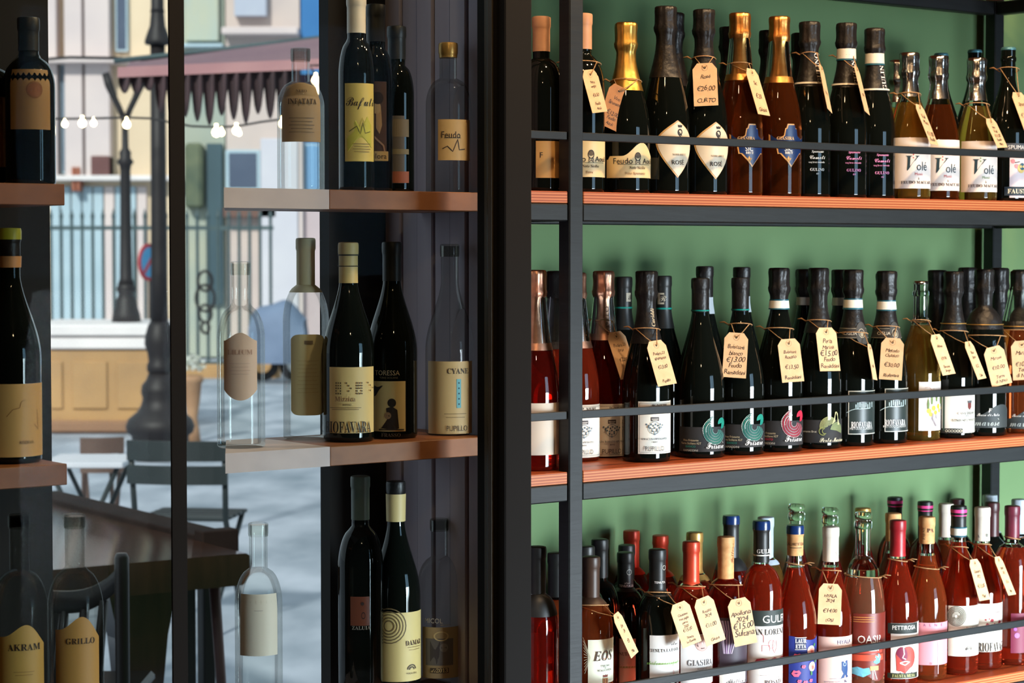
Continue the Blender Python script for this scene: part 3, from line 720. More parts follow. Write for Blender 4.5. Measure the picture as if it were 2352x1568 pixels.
def sic(x):
    return [dict(y0=284, y1=386, xl=x - 22, half=57, col=(214, 158, 92), outline=ornate, rough=0.3, name='label_rim', off=0.0004),
            dict(y0=287, y1=382, xl=x - 18, half=54, col=(20, 44, 92), outline=ornate, rough=0.35, off=0.0008, items=[
                ('t', 'GIASIRA', x + 16, 320, 7, (214, 180, 130), 'serif'), ('t', 'SIC', x + 22, 344, 10, WHT, 'sans'), ('t', 'BRUT', x + 23, 353, 5, WHT, 'serif'),
                ('l', x + 22, 370, [(0, 7), (0, -9)], 2, GILT), ('l', x + 22, 370, [(0, 5), (-6, -5)], 2, GILT), ('l', x + 22, 370, [(0, 5), (6, -5)], 2, GILT), ('d', x + 22, 366, 3, GILT)])]
b5 = bottle('r1', 1697, 30, 'amber sparkling bottle with orange-gold foil and navy label, nearer the black shield-label bottles', 'champ', AMBER, capmat=COPPER, capfrac=0.37, fill=0.97, labels=sic(1697) + [dict(y0=60, y1=160, xl=1700, half=20, col=(208, 160, 96), name='foil_print', items=[('v', 'GIASIRA', 1713, 125, 9, (90, 56, 30), 'serif')], off=0.0012, matl=COPPER)])
b6 = bottle('r1', 1787, 38, 'amber sparkling bottle with orange-gold foil and navy label, next to the white-lettered black bottles', 'champ', AMBER, capmat=COPPER, capfrac=0.37, fill=0.97, labels=sic(1787) + [dict(y0=66, y1=166, xl=1790, half=20, col=(208, 160, 96), name='foil_print', items=[('v', 'GIASIRA', 1803, 130, 9, (90, 56, 30), 'serif')], off=0.0012, matl=COPPER)])
bottle('r1', 1674, 62, 'black-foiled bottle mostly hidden behind the nearer gold-foil amber bottle', 'champ', capmat=BFOIL, v=0.19)
bottle('r1', 1764, 70, 'black-foiled bottle mostly hidden behind the farther gold-foil amber bottle', 'champ', capmat=BFOIL, v=0.19)
for i, (x, yt, cc, lb) in enumerate(((1857, 50, (200, 205, 205), 'black bottle with white lettering up its foil and no white collar'), (1941, 53, (226, 140, 190), 'black bottle with white collar and lettered foil, twine round its neck'), (2006, 65, (226, 140, 190), 'black bottle with white collar and lettered foil, beside the silver-foil bottles'))):
    y = yt - 50
    B = bottle('r1', x, yt, lb, 'champ', capmat=BFOIL, capfrac=0.37, R=0.0405, bands=([(113 + y * 0.9 - 3, 133 + y * 0.9, WHITEB), (133 + y * 0.9, 137 + y * 0.9, TEALB)] if i else []) + [(190 + y, 194 + y, WHITEB)], group='black sparkling bottles with lettered foil', labels=[
        dict(y0=128 + y, y1=187 + y, xl=x - 4, half=40, col=(40, 36, 34), name='foil_print', off=0.0013, matl=BFOIL, items=[('v', 'GULINO', x + 17, 158 + y, 12, WHT, 'serif'), ('v', '1760', x + 25, 152 + y, 5, WHT, 'sans')]),
        dict(y0=338 + y * .5, y1=405 + y * .5, xl=x - 20, half=58, col=(8, 9, 9), off=0.0004, matl=BLACKG, items=[
            ('t', 'Spumante', x + 20, 350 + y * .5, 5, cc, 'ital'), ('t', 'Cometi', x + 19, 363 + y * .5, 8, cc, 'script'), ('t', 'vsq brut metodo', x + 18, 374 + y * .5, 4, cc, 'sans'), ('t', 'GULINO', x + 19, 391 + y * .5, 6, cc, 'serif'), ('t', 'dal', x + 19, 400 + y * .5, 4, cc, 'sans')])])
    if i == 0: b7 = B
    elif i == 1: b8 = B
    else: b9 = B
bottle('r1', 1838, 76, 'black-foiled bottle behind the first white-lettered black bottle', 'champ', capmat=BFOIL, v=0.19)
def vole(x, y, cc):
    return [dict(y0=318 + y, y1=434 + y, xl=x - 33, half=62, col=(232, 222, 214), rough=0.5, items=[
        ('t', 'V', x + 5, 376 + y, 33, (30, 56, 66), 'ital', 0.95), ('t', 'olé', x + 29, 383 + y, 20, (30, 56, 66), 'sans', 0.8), ('d', x + 10, 350 + y, 1.6, cc), ('d', x + 10, 357 + y, 1.6, cc), ('d', x + 10, 364 + y, 1.6, cc),
        ('t', 'Mosù', x + 22, 401 + y, 6, cc, 'sans'), ('p', x + 22, 411 + y, [(-2, 3), (0, -3), (2, 3)], (140, 130, 120)), ('t', 'FEUDO MACCARI', x + 21, 420 + y, 6.5, K, 'serif')])]
b10 = bottle('r1', 2086, 121, 'golden sparkling bottle with silver foil, nearest the black lettered bottles', 'champ', WHITEW, capmat=SILVER, capfrac=0.30, fill=0.66, R=0.0415, labels=vole(2086, 0, (206, 84, 84)))
b11 = bottle('r1', 2153, 128, 'golden sparkling bottle with silver foil and no twine, middle of three', 'champ', AMBER, capmat=SILVER, capfrac=0.30, fill=0.66, R=0.0415, labels=vole(2153, 5, (206, 84, 84)))
b12 = bottle('r1', 2240, 133, 'golden sparkling bottle with silver foil, beside the crown-capped dark bottle', 'champ', WHITEW, capmat=SILVER, capfrac=0.30, fill=0.66, R=0.0415, labels=vole(2240, 8, (110, 150, 80)))
bottle('r1', 2060, 138, 'silver-foil bottle peeking out behind the first golden silver-foil bottle', 'champ', WHITEW, capmat=SILVER, capfrac=0.30, fill=0.66, v=0.19)
bottle('r1', 2158, 122, 'teal crown-capped bottle hidden behind the middle silver-foil bottle', 'burg', cap='crown', capmat=TEALCAP, v=0.20)
bottle('r1', 2235, 114, 'dark teal crown-capped bottle behind the last golden silver-foil bottle', 'burg', cap='crown', capmat=TEALCAP, v=0.20)
b13 = bottle('r1', 2312, 108, 'dark teal crown-capped bottle with a bird on its label, upper row', 'burg', cap='crown', capmat=TEALCAP, labels=[
    dict(y0=331, y1=455, xl=2317, half=66, col=(214, 200, 204), items=[('b', 2338, 340, 70, 18, (74, 76, 80)), ('t', 'SPUMARSO', 2342, 340, 9, WHT, 'sans'), ('l', 2332, 376, [(-14, -6), (-4, -1), (8, -3)], 2, (60, 40, 36)), ('d', 2324, 372, 5, (200, 130, 140)), ('d', 2332, 383, 5, (206, 140, 150)), ('d', 2342, 388, 11, (214, 186, 110), 0.9), ('d', 2344, 384, 8, (30, 84, 110)),
        ('b', 2338, 440, 70, 20, (26, 44, 56)), ('t', 'FAUSTA', 2338, 440, 10, (226, 220, 190), 'serif')])])
bottle('r1', 2372, 140, 'dark crown-capped bottle cut off at the edge of the picture, upper row', 'burg', cap='crown', capmat=TEALCAP)

# ------------------------------------------------------------------ bottles, middle row
def pup(x, xl, y0, y1, txt):
    return dict(y0=y0, y1=y1, xl=xl, col=(232, 228, 214), border=((120, 116, 110), 0.03, 0.0006), items=[
        ('t', 'P.MERE', x + 32, y0 + 10, 7, K, 'serif'), ('b', x + 20, y0 + 40, 20, 9, (70, 64, 64)), ('b', x + 20, y0 + 40, 16, 2, (190, 184, 174)), ('b', x + 20, y0 + 43, 12, 1.5, (190, 184, 174)),
        ] + [('d', x + 19 + dx, y0 + 52 + dy, 2.1, (130, 146, 154) if (dx + dy) % 2 else (84, 104, 116)) for dx, dy in ((-18, 0), (-13, 3), (-8, 0), (-3, 3), (2, 0), (7, 3), (12, 0), (17, 2), (-10, 8), (-5, 10), (0, 8), (5, 11), (10, 8), (-5, 15), (0, 17), (5, 15), (0, 22), (-14, 6), (14, 7))] + [
        ('r', x + 19, y0 + 60, 14, 1.2, (120, 136, 144)), ('t', txt, x + 20, y0 + 85, 4.2, (60, 76, 90), 'serif'), ('t', 'ROSÉ', x + 20, y0 + 92, 3, K, 'serif'), ('t', 'PUPILLO', x + 20, y0 + 107, 10.5, (90, 88, 86), 'sans', 0.85)])
bottle('r2', 1229, 620, 'rose-gold foil bottle between the dark frame and the post, middle row', 'champ', ROSE_D, capmat=ROSEGOLD, capfrac=0.40, fill=0.97, labels=[dict(y0=922, y1=1040, xl=1190, col=(222, 206, 186))])
bottle('r2', 1281, 622, 'red rosé bottle cut by the steel post, middle row', 'champ', ROSE_R, capmat=BFOIL, capfrac=0.40, fill=0.95)
bottle('r2', 1322, 626, 'red rosé bottle with white label edge showing beside the post, middle row', 'champ', ROSE_R, capmat=ROSEGOLD, capfrac=0.40, fill=0.96, labels=[pup(1322, 1290, 926, 1046, 'SICILIA ROSATO')])
c2 = bottle('r2', 1386, 622, 'rosé sparkling bottle with rose-gold foil and white bordered label', 'champ', ROSE_D, capmat=ROSEGOLD, capfrac=0.37, fill=0.97, labels=[pup(1386, 1360, 924, 1043, 'SICILIA ROSATO SPUMANTE'), dict(y0=690, y1=780, xl=1384, half=34, name='foil_print', off=0.0012, matl=ROSEGOLD, items=[('v', 'PUPILLO', 1396, 735, 12, (130, 96, 76), 'sans')])])
bottle('r2', 1432, 635, 'dark capsuled bottle behind the rose-gold foil bottle', 'champ', cap='capsule', capmat=DFOIL, capfrac=0.30, v=0.18, bands=[(704, 708, TEALL)], labels=[dict(y0=672, y1=692, xl=1438, half=18, col=(190, 180, 160), off=0.0016, items=[('t', 'R', 1446, 682, 11, K, 'script')])])
c3 = bottle('r2', 1485, 622, 'black-foiled bottle with white bordered label, middle row', 'champ', capmat=BFOIL, capfrac=0.38, labels=[pup(1485, 1467, 918, 1037, 'SIRACUSA SPUMANTE'), dict(y0=690, y1=760, xl=1482, half=34, name='foil_print', off=0.0012, matl=BFOIL, items=[('v', 'Cariddi', 1498, 728, 9, (206, 186, 150), 'ital')])])
bottle('r2', 1523, 633, 'dark capsuled bottle with small lion emblem behind the black-foiled bottle', 'champ', cap='capsule', capmat=DFOIL, capfrac=0.30, v=0.18, bands=[(706, 710, TEALL)], labels=[dict(y0=672, y1=698, xl=1512, half=22, col=(190, 176, 150), off=0.0016, items=[('b', 1521, 685, 9, 18, K), ('t', 'R', 1521, 685, 12, (210, 196, 170), 'script')])])
def wave(x, y, cc, c2, name, nm2, x0):
    it = [('t', 'Vino Frizzante', x0, y + 44, 4.5, (206, 190, 150), 'sans'), ('t', 'Terre Siciliane IGT', x0, y + 51, 4.5, (206, 190, 150), 'sans'), ('t', nm2, x0, y + 58, 4.5, cc, 'sans'), ('t', 'RAMADDINI', x0, y + 67, 4.5, (206, 200, 180), 'sans')]
    for k in range(9): it.append(('a', x + 35, y + 22, 8 + 3.0 * k, 1.3, (cc if k % 2 else c2), 150 - 6 * k, 372 - 4 * k))
    for k in range(5): it.append(('a', x + 47, y + 6, 2 + 2.4 * k, 2.0, cc, -100, 190))
    for k in range(26): a = 1.6 + k * 0.075; r_ = 17 + (k * 7) % 14; it.append(('d', x + 30 + r_ * math.cos(a), y + 20 - r_ * math.sin(a), 0.9, (216, 216, 210)))
    it.append(('t', name, x + 34, y + 56, 14, (232, 230, 224), 'script', 0.72))
    return it
c4 = bottle('r2', 1609, 638, 'black sloping bottle with teal wave emblem and no price tag', 'champ', cap='capsule', capmat=BFOIL, capfrac=0.19, R=0.0445, bands=[(711, 714, TEALL)], labels=[dict(y0=976, y1=1032, xl=1563, col=(38, 37, 37), rough=0.7, items=wave(1609, 962, (20, 142, 122), (120, 160, 150), 'Frisarè', 'BIANCO', 1588))])
bottle('r2', 1619, 611, 'black sloping bottle with taller cap behind the untagged teal-wave bottle', 'champ', cap='capsule', capmat=BFOIL, capfrac=0.19, v=0.19, labels=[dict(y0=682, y1=720, xl=1628, half=24, col=(170, 178, 184), off=0.0012)])
c5 = bottle('r2', 1701, 637, 'black sloping bottle with teal wave emblem behind the 13 euro tag', 'champ', cap='capsule', capmat=BFOIL, capfrac=0.19, R=0.0445, bands=[(709, 712, TEALL)], labels=[dict(y0=970, y1=1022, xl=1656, col=(38, 37, 37), rough=0.7, items=wave(1699, 954, (20, 142, 122), (120, 160, 150), 'Frisarè', 'BIANCO', 1683))])
bottle('r2', 1704, 613, 'black sloping bottle with taller cap behind the 13 euro tagged bottle', 'champ', cap='capsule', capmat=BFOIL, capfrac=0.19, v=0.19, labels=[dict(y0=680, y1=716, xl=1713, half=24, col=(170, 178, 184), off=0.0012)])
c6 = bottle('r2', 1790, 615, 'black bottle with white neck band and red wave emblem', 'champ', capmat=BFOIL, capfrac=0.19, R=0.0445, bands=[(690, 707, WHITEB), (687, 690, TEALB), (707, 710, TEALB)], labels=[dict(y0=962, y1=1018, xl=1742, col=(38, 37, 37), rough=0.7, items=wave(1790, 946, (206, 32, 66), (200, 150, 150), 'Frisarè', 'ROSATO', 1766))])
pm = []
for k in range(8): pm.append(('a', 1905, 974, 3 + 2.6 * k, 1.1, (190, 190, 120), 30, 200)); pm.append(('a', 1922, 985, 2 + 2.4 * k, 1.1, (170, 180, 120), -20, 170))
for k in range(7): pm.append(('l', 1920, 960, [(-11 + k * 1.2, 10 - k), (-3, -10 - k * 1.2), (1, -18), (5, -8 - k), (12 - k, 12)], 1.1, (206, 198, 140)))
pm += [('a', 1892, 985, 9, 1.3, (160, 160, 70), 90, 300), ('a', 1896, 985, 6, 1.3, (160, 160, 70), 90, 300), ('t', 'Perla Marina', 1915, 1005, 9.5, (222, 214, 180), 'script', 0.8), ('t', 'Spumante Brut', 1860, 986, 4.5, (206, 200, 180), 'sans')]
c7 = bottle('r2', 1881, 615, 'black-foiled bottle with gold line drawing of waves and an islet', 'champ', capmat=BFOIL, capfrac=0.36, R=0.0440, labels=[dict(y0=960, y1=1012, xl=1846, col=(38, 37, 37), rough=0.7, items=pm)])
bottle('r2', 1851, 618, 'black-foiled bottle with white neck band behind the gold-wave bottle', 'champ', capmat=BFOIL, capfrac=0.19, v=0.19, bands=[(682, 700, WHITEB)])
def riof(x, y0, y1, xl):
    return [dict(y0=y0, y1=y1, xl=xl, col=(44, 54, 52), rough=0.4, border=((226, 222, 208), 0.012, 0.0013), items=[
        ('l', x + 20, y0 + 45, [(-34, 6), (-24, 0), (-14, -3), (0, -3), (26, -4)], 1.4, (186, 206, 206))] + [('b', x + 8 + 4.3 * k, y0 + 36 - (k % 3) * 1.6, 2.4, 8 + (k * 5) % 6, (176, 198, 200)) for k in range(9)] + [
        ('t', 'RIOFAVARA', x + 23, y0 + 78, 13, WHT, 'serif', 0.5), ('t', 'METODO CLASSICO', x + 23, y0 + 87, 4.6, WHT, 'sans')]),
        dict(y0=752, y1=775, xl=x - 34, col=(44, 42, 40), name='neck_label', border=((170, 160, 140), 0.004, 0.0007), half=84, off=0.0012, items=[('t', 'CIGLIA', x - 6, 764, 7, (214, 204, 184), 'sans')]),
        dict(y0=738, y1=790, xl=x + 6, half=30, outline=lambda t: (0.5 - math.sqrt(max(0, t - t * t)), 0.5 + math.sqrt(max(0, t - t * t))), col=(60, 58, 54), name='seal', off=0.0018, items=[('r', x + 19, 764, 10, 1.2, (190, 180, 156), 0.8), ('d', x + 19, 766, 6, (150, 140, 116), 0.8)])]
c8 = bottle('r2', 1960, 619, 'black bottle with white-framed slate label, nearer the gold-wave bottle', 'champ', capmat=BFOIL, capfrac=0.36, R=0.0415, bands=[(688, 706, WHITEB), (685, 688, TEALB), (706, 710, TEALB)], group='bottles with white-framed slate labels', labels=riof(1960, 893, 994, 1950))
c9 = bottle('r2', 2037, 622, 'black bottle with white-framed slate label, behind the 30 euro tag', 'champ', capmat=BFOIL, capfrac=0.36, R=0.0415, bands=[(692, 710, WHITEB), (689, 692, TEALB), (710, 713, TEALB)], group='bottles with white-framed slate labels', labels=riof(2037, 888, 988, 2034))
bottle('r2', 1933, 619, 'black-foiled bottle with white band behind the nearer slate-label bottle', 'champ', capmat=BFOIL, capfrac=0.36, v=0.19, bands=[(683, 701, WHITEB)])
lem = [('d', 2150 + dx, 930 + dy, r, (226, 190, 60)) for dx, dy, r in ((-14, 10, 6), (-4, 4, 6), (6, 0, 6), (-10, 18, 5), (8, 10, 5), (0, 14, 5), (14, 4, 4))]
lem += [('p', 2150 + dx, 915 + dy, [(-2, 12), (-3, 0), (0, -14), (3, 0), (2, 12)], (96, 120, 54)) for dx, dy in ((-8, -2), (2, -8), (10, -2), (-16, 8), (14, 6))] + [('d', 2154, 952, 8, (190, 176, 176), 0.8), ('l', 2150, 955, [(-8, -10), (-10, 2), (-4, 12), (2, 20)], 4, (150, 136, 136)), ('l', 2158, 950, [(0, -6), (4, 2), (1, 6)], 1.2, (150, 120, 116)), ('l', 2140, 893, [(-16, -6), (-6, -8), (4, 2), (8, -4)], 1, (180, 150, 140))]
c10 = bottle('r2', 2116, 645, 'clear golden wine bottle with crown cap and lemon-haired face label', 'burg', WHITEW, cap='crown', capmat=SILVER, fill=0.72, R=0.039, labels=[dict(y0=874, y1=985, xl=2113, half=68, col=(234, 226, 220), items=lem)])
cv_it = [('b', 2185, 985, 60, 11, (50, 48, 44))] + [('r', 2178 + 6.2 * k, 985, 2.6, 1, (214, 206, 180)) for k in range(11)] + [('b', 2172, 945, 5, 80, (60, 80, 66))] + [('p', 2228, 928, [(-5, -6), (-5, 4), (0, 10), (5, 4), (5, -6)], (110, 40, 36)), ('p', 2228, 919, [(-6, 3), (-7, -3), (-2, 0), (0, -4), (2, 0), (7, -3), (6, 3)], (80, 80, 84)), ('t', 'CASA ROSSE', 2224, 945, 6, (130, 120, 110), 'serif'), ('t', 'SICILIA', 2224, 951, 3, K, 'sans'), ('t', 'VINO SPUMANTE', 2222, 961, 6, (120, 110, 90), 'serif')]
c11 = bottle('r2', 2191, 623, 'black-foiled bottle with white crest label and patterned border', 'champ', capmat=BFOIL, capfrac=0.36, labels=[dict(y0=903, y1=990, xl=2167, half=72, col=(226, 222, 210), items=cv_it)], bands=[(741, 743, GOLDC)])
def maro(x, y):
    return [dict(y0=925 + y, y1=978 + y, xl=x - 40, col=(52, 58, 58), rough=0.6, outline=hump, items=[('t', 'F', x + 15, 938 + y, 9, WHT, 'ital'), ('t', 'Terre di Noto', x + 12, 948 + y, 6, WHT, 'script'), ('t', 'marosè', x + 10, 965 + y, 16, (170, 178, 172), 'script', 0.8)])]
c12 = bottle('r2', 2262, 618, 'black-foiled squat bottle with dark humped label, behind the 10 euro tag', 'flask', capmat=BFOIL, capfrac=0.36, R=0.046, labels=maro(2262, 0), bands=[(743, 745, GOLDC)])
c13 = bottle('r2', 2343, 622, 'orange rosé squat bottle with dark humped label at the edge of the picture', 'flask', ROSE_O, capmat=BFOIL, capfrac=0.36, R=0.046, fill=0.95, labels=maro(2343, 2), bands=[(747, 749, GOLDC)])
for x, yt, lb in ((2153, 620, 'black-capped bottle standing just behind the lemon-label bottle'), (2223, 614, 'black-capped bottle behind and between the crest-label and humped-label bottles'), (2297, 615, 'black-capped bottle before the far steel post, middle row'), (2347, 619, 'black-capped bottle behind the orange rosé at the picture edge')):
    bottle('r2', x, yt, lb, 'champ', capmat=BFOIL, capfrac=0.36, v=0.19)
bottle('r2', 2035, 626, 'black-foiled bottle hidden behind the 30 euro tagged bottle', 'champ', capmat=BFOIL, v=0.19, capfrac=0.36)

# ------------------------------------------------------------------ bottles, lower row
bottle('r3', 1234, 1254, 'rosé bottle with dark capsule between frame and post, lower row', 'bord', ROSE_D, cap='capsule', capmat=DFOIL, capfrac=0.34, fill=0.77)
bottle('r3', 1279, 1268, 'orange rosé bottle half covered by the post, lower row', 'bord', ROSE_O, cap='capsule', capmat=DFOIL, capfrac=0.24, fill=0.75, labels=[dict(y0=1445, y1=1560, xl=1224, half=10, col=(226, 220, 200))])
eos = [('l', 1358, 1500, [(0, 0), (-18 + 0.4 * k, -46 + 7.6 * k)], 0.7, (206, 206, 180)) for k in range(12)] + [('t', 'EOS', 1389, 1497, 22, (70, 50, 40), 'ital', 0.85), ('r', 1391, 1497, 8, 1.4, (190, 110, 60)), ('t', 'FEUDO', 1391, 1520, 5, K, 'serif'), ('t', 'DI', 1391, 1525, 4, K, 'serif'), ('t', 'MACCARISI', 1391, 1530, 5, K, 'serif'), ('p', 1391, 1543, [(-6, 3), (-7, -3), (-2, 0), (0, -4), (2, 0), (7, -3), (6, 3)], (120, 50, 40)), ('p', 1391, 1556, [(-7, -8), (-7, 6), (0, 12), (7, 6), (7, -8)], (190, 130, 70)), ('l', 1391, 1556, [(-4, -6), (-4, 6)], 2, (110, 40, 50)), ('l', 1391, 1556, [(3, -6), (3, 6)], 2, (110, 40, 50))]
d1 = bottle('r3', 1359, 1277, 'orange rosé bottle with brown capsule and pale green sunburst label', 'bord', ROSE_O, cap='capsule', capmat=BROWNC, capfrac=0.27, fill=0.77, R=0.0385, labels=[dict(y0=1460, y1=1560, xl=1352, half=62, col=(226, 228, 206), items=eos)])
bottle('r3', 1347, 1253, 'dark capsuled bottle peeping between the post and the sunburst-label bottle', 'bord', cap='capsule', capmat=DFOIL, v=0.16, capfrac=0.22)
bottle('r3', 1379, 1237, 'dark bottle with black-green capsule behind the sunburst-label bottle', 'bord', cap='capsule', capmat=DFOIL, v=0.18, capfrac=0.22)
def ten(x, xl, y0, y1):
    return dict(y0=y0, y1=y1, xl=xl, half=68, col=(224, 222, 218), items=[('t', 'TENUTA LA FAVOLA', x + 17, y0 + 34, 7.5, (60, 58, 58), 'serif', 0.8), ('t', 'etna', x + 32, y0 + 20, 8, (110, 110, 110), 'script'), ('t', 'chidonnanonpiglia', x + 14, y0 + 62, 9, (120, 170, 70), 'script', 0.8), ('r', x + 28, y0 + 108, 17, 1, (206, 150, 150), 0.9), ('l', x + 28, y0 + 90, [(-4, 2), (4, -2), (0, -12), (0, 14)], 1, (206, 150, 150))])
d2 = bottle('r3', 1438, 1267, 'dark bottle with charcoal capsule bearing a square emblem and white label', 'bord', cap='capsule', capmat=DFOIL, capfrac=0.25, R=0.0385, labels=[ten(1438, 1413, 1458, 1580), dict(y0=1305, y1=1345, xl=1434, half=44, col=(56, 56, 54), matl=DFOIL, off=0.0012, name='capsule_print', items=[('r', 1446, 1311, 6, 1, (200, 200, 190)), ('t', 'TENUTA LA', 1441, 1342, 5, WHT, 'sans'), ('t', 'etna', 1442, 1335, 4, WHT, 'script')])])
d3 = bottle('r3', 1512, 1260, 'dark bottle with charcoal capsule and plain white label behind the 15 euro 2025 tag', 'bord', cap='capsule', capmat=DFOIL, capfrac=0.26, R=0.0385, labels=[ten(1520, 1495, 1450, 1560), dict(y0=1300, y1=1340, xl=1508, half=44, col=(56, 56, 54), matl=DFOIL, off=0.0012, name='capsule_print', items=[('r', 1526, 1301, 5, 1, (200, 200, 190)), ('t', 'TENUTA', 1518, 1334, 5, WHT, 'sans')])])
bottle('r3', 1441, 1250, 'black capsule bottle directly behind the square-emblem capsule bottle', 'bord', cap='capsule', capmat=DFOIL, v=0.16, capfrac=0.22)
bottle('r3', 1452, 1217, 'rosé bottle with tall orange-red capsule in the rear, nearer the post', 'bord', ROSE_D, cap='capsule', capmat=REDC, v=0.25, capfrac=0.27, fill=0.77)
bottle('r3', 1519, 1228, 'rosé bottle with orange-red capsule behind the plain white-label bottle', 'bord', ROSE_D, cap='capsule', capmat=REDC, v=0.18, capfrac=0.27, fill=0.77)
gia = [('r', 1616, 1468, 10, 16, (196, 160, 150)), ('r', 1616, 1468, 18, 1.5, (170, 130, 120)), ('t', 'GIASIRA', 1614, 1512, 13, (90, 84, 84), 'serif', 0.9), ('t', 'ROSATO', 1616, 1526, 4.5, (140, 130, 130), 'sans'), ('t', 'terre siciliane', 1616, 1544, 5, (120, 110, 110), 'ital')] + [('d', 1616 + 12 * math.cos(k * 1.3), 1468 + 12 * math.sin(k * 1.3), 1.5, (110, 80, 76)) for k in range(12)]
d4 = bottle('r3', 1590, 1242, 'rosé bottle with orange-red capsule and white label, beneath the tilted 2024 tag', 'bord', ROSE_R, cap='capsule', capmat=REDC, capfrac=0.26, fill=0.77, R=0.0385, labels=[dict(y0=1448, y1=1562, xl=1567, half=66, col=(220, 216, 214), items=gia)])
bottle('r3', 1598, 1221, 'dark bottle with gold screw cap behind the orange-red capsule bottle', 'bord', ROSE_D, cap='capsule', capmat=GOLDC, v=0.18, capfrac=0.28, fill=0.77)
apo = [('l', 1676, 1450, [(-16 + 3 * k, -34), (-10 + 2.4 * k, -10), (-14 + 3.4 * k, 14), (-10 + 2 * k, 42)], 1.8, c_) for k, c_ in zip(range(10), ((150, 130, 150), (206, 190, 206), (90, 70, 96), (190, 160, 190), (120, 100, 130), (220, 206, 220), (110, 84, 120), (170, 150, 176), (90, 70, 90), (200, 180, 200)))] + [('b', 1690, 1546, 70, 26, (228, 222, 212)), ('t', 'Apollonia', 1698, 1553, 10, (60, 50, 56), 'script', 0.8)]
d5 = bottle('r3', 1670, 1231, 'dark rosé bottle with cork-coloured capsule and purple painted label', 'bord', ROSE_D, cap='capsule', capmat=CORKC, capfrac=0.24, fill=0.77, R=0.0385, labels=[dict(y0=1410, y1=1562, xl=1657, half=64, col=(64, 52, 62), items=apo), dict(y0=1245, y1=1290, xl=1676, half=26, col=(206, 150, 96), matl=CORKC, off=0.0012, name='capsule_print', items=[('v', 'Sultana', 1684, 1268, 8, (120, 70, 40), 'script')])])
bottle('r3', 1682, 1183, 'dark bottle with navy wax top behind the cork-coloured capsule bottle', 'bord', ROSE_D, cap='capsule', capmat=DFOIL, topmat=BLUEWAX, v=0.19, capfrac=0.30, fill=0.76)
gul = [('b', 1775, 1411, 120, 36, (44, 52, 48)), ('t', 'GULFI', 1785, 1413, 17, WHT, 'sans', 1.05), ('t', 'SAN LORENZO', 1778, 1442, 13, K, 'serif', 0.78), ('r', 1776, 1470, 10, 1.2, (190, 110, 116), 0.8), ('l', 1768, 1468, [(-14, 18), (-14, 4), (4, 4), (4, 18)], 1.2, (190, 110, 116)), ('l', 1758, 1460, [(0, 6), (0, -10), (-4, -14)], 1.2, (190, 110, 116)), ('l', 1784, 1475, [(-6, -14), (-8, 4), (-2, 16), (4, 2), (2, -14)], 1.2, (190, 110, 116)),
       ('p', 1778, 1504, [(-44, 8), (-38, -1), (-24, -3), (-6, 0), (6, -4), (16, 0), (40, -3), (44, 8)], (160, 34, 56)), ('b', 1778, 1514, 90, 5, (214, 150, 160)), ('l', 1778, 1540, [(-30, 0), (30, -1)], 0.8, (150, 130, 130)), ('t', 'ROSATO', 1784, 1556, 10, (90, 80, 84), 'serif', 0.9), ('t', '2024', 1790, 1547, 4, K, 'sans')]
d6 = bottle('r3', 1752, 1195, 'red rosé bottle with navy wax top and green-banded white label', 'bord', ROSE_R, cap='capsule', capmat=DFOIL, topmat=BLUEWAX, capfrac=0.22, fill=0.77, R=0.0395, bands=[(1271, 1274, WHITEB)], labels=[dict(y0=1394, y1=1578, xl=1722, half=66, col=(230, 222, 214), items=gul), dict(y0=1253, y1=1271, xl=1738, half=44, col=(48, 50, 48), matl=DFOIL, off=0.0012, name='capsule_print', items=[('t', 'GULFI', 1760, 1263, 9, WHT, 'serif')])])
bottle('r3', 1762, 1186, 'bottle with pale screw cap behind the green-banded label bottle', 'bord', WHITEW, cap='capsule', capmat=GREYC, v=0.18, capfrac=0.27, fill=0.77)
lau = [('b', 1844, 1468, 26, 26, (20, 30, 70)), ('t', 'LAUR', 1844, 1462, 9, WHT, 'serif', 0.75), ('t', 'ETTA', 1844, 1474, 9, WHT, 'serif', 0.75)] + [('b', 1844, 1468 + s_ * 13.5, 28, 1.2, WHT) for s_ in (-1, 1)]
for (rx, ry, rr) in ((1867, 1486, 12), (1869, 1522, 11)): lau += [('d', rx, ry, rr, (244, 206, 190)), ('d', rx + 1, ry + 1, rr * 0.72, (234, 150, 130)), ('d', rx + 1, ry + 2, rr * 0.4, (214, 100, 90)), ('p', rx + 6, ry - rr, [(-4, 2), (0, -5), (6, -2), (2, 4)], (60, 110, 70)), ('p', rx - 2, ry + rr + 3, [(-3, -4), (3, -4), (4, 5), (-2, 6)], (60, 110, 70))]
for (lx, ly, s_) in ((1836, 1497, 1.0), (1834, 1535, 1.0), (1841, 1553, 0.5), (1854, 1556, 0.55), (1866, 1553, 0.5), (1850, 1520, 0.5)): lau += [('p', lx, ly, [(-11 * s_, 1), (-6 * s_, -7 * s_), (0, -5 * s_), (6 * s_, -7 * s_), (11 * s_, -1), (5 * s_, 8 * s_), (-5 * s_, 8 * s_)], (232, 90, 120)), ('p', lx, ly, [(-6 * s_, 0.5), (0, -1.5 * s_), (6 * s_, -0.5), (0, 2 * s_)], (40, 30, 90))]
lau.append(('t', 'Bacio', 1836, 1564, 7, WHT, 'serif'))
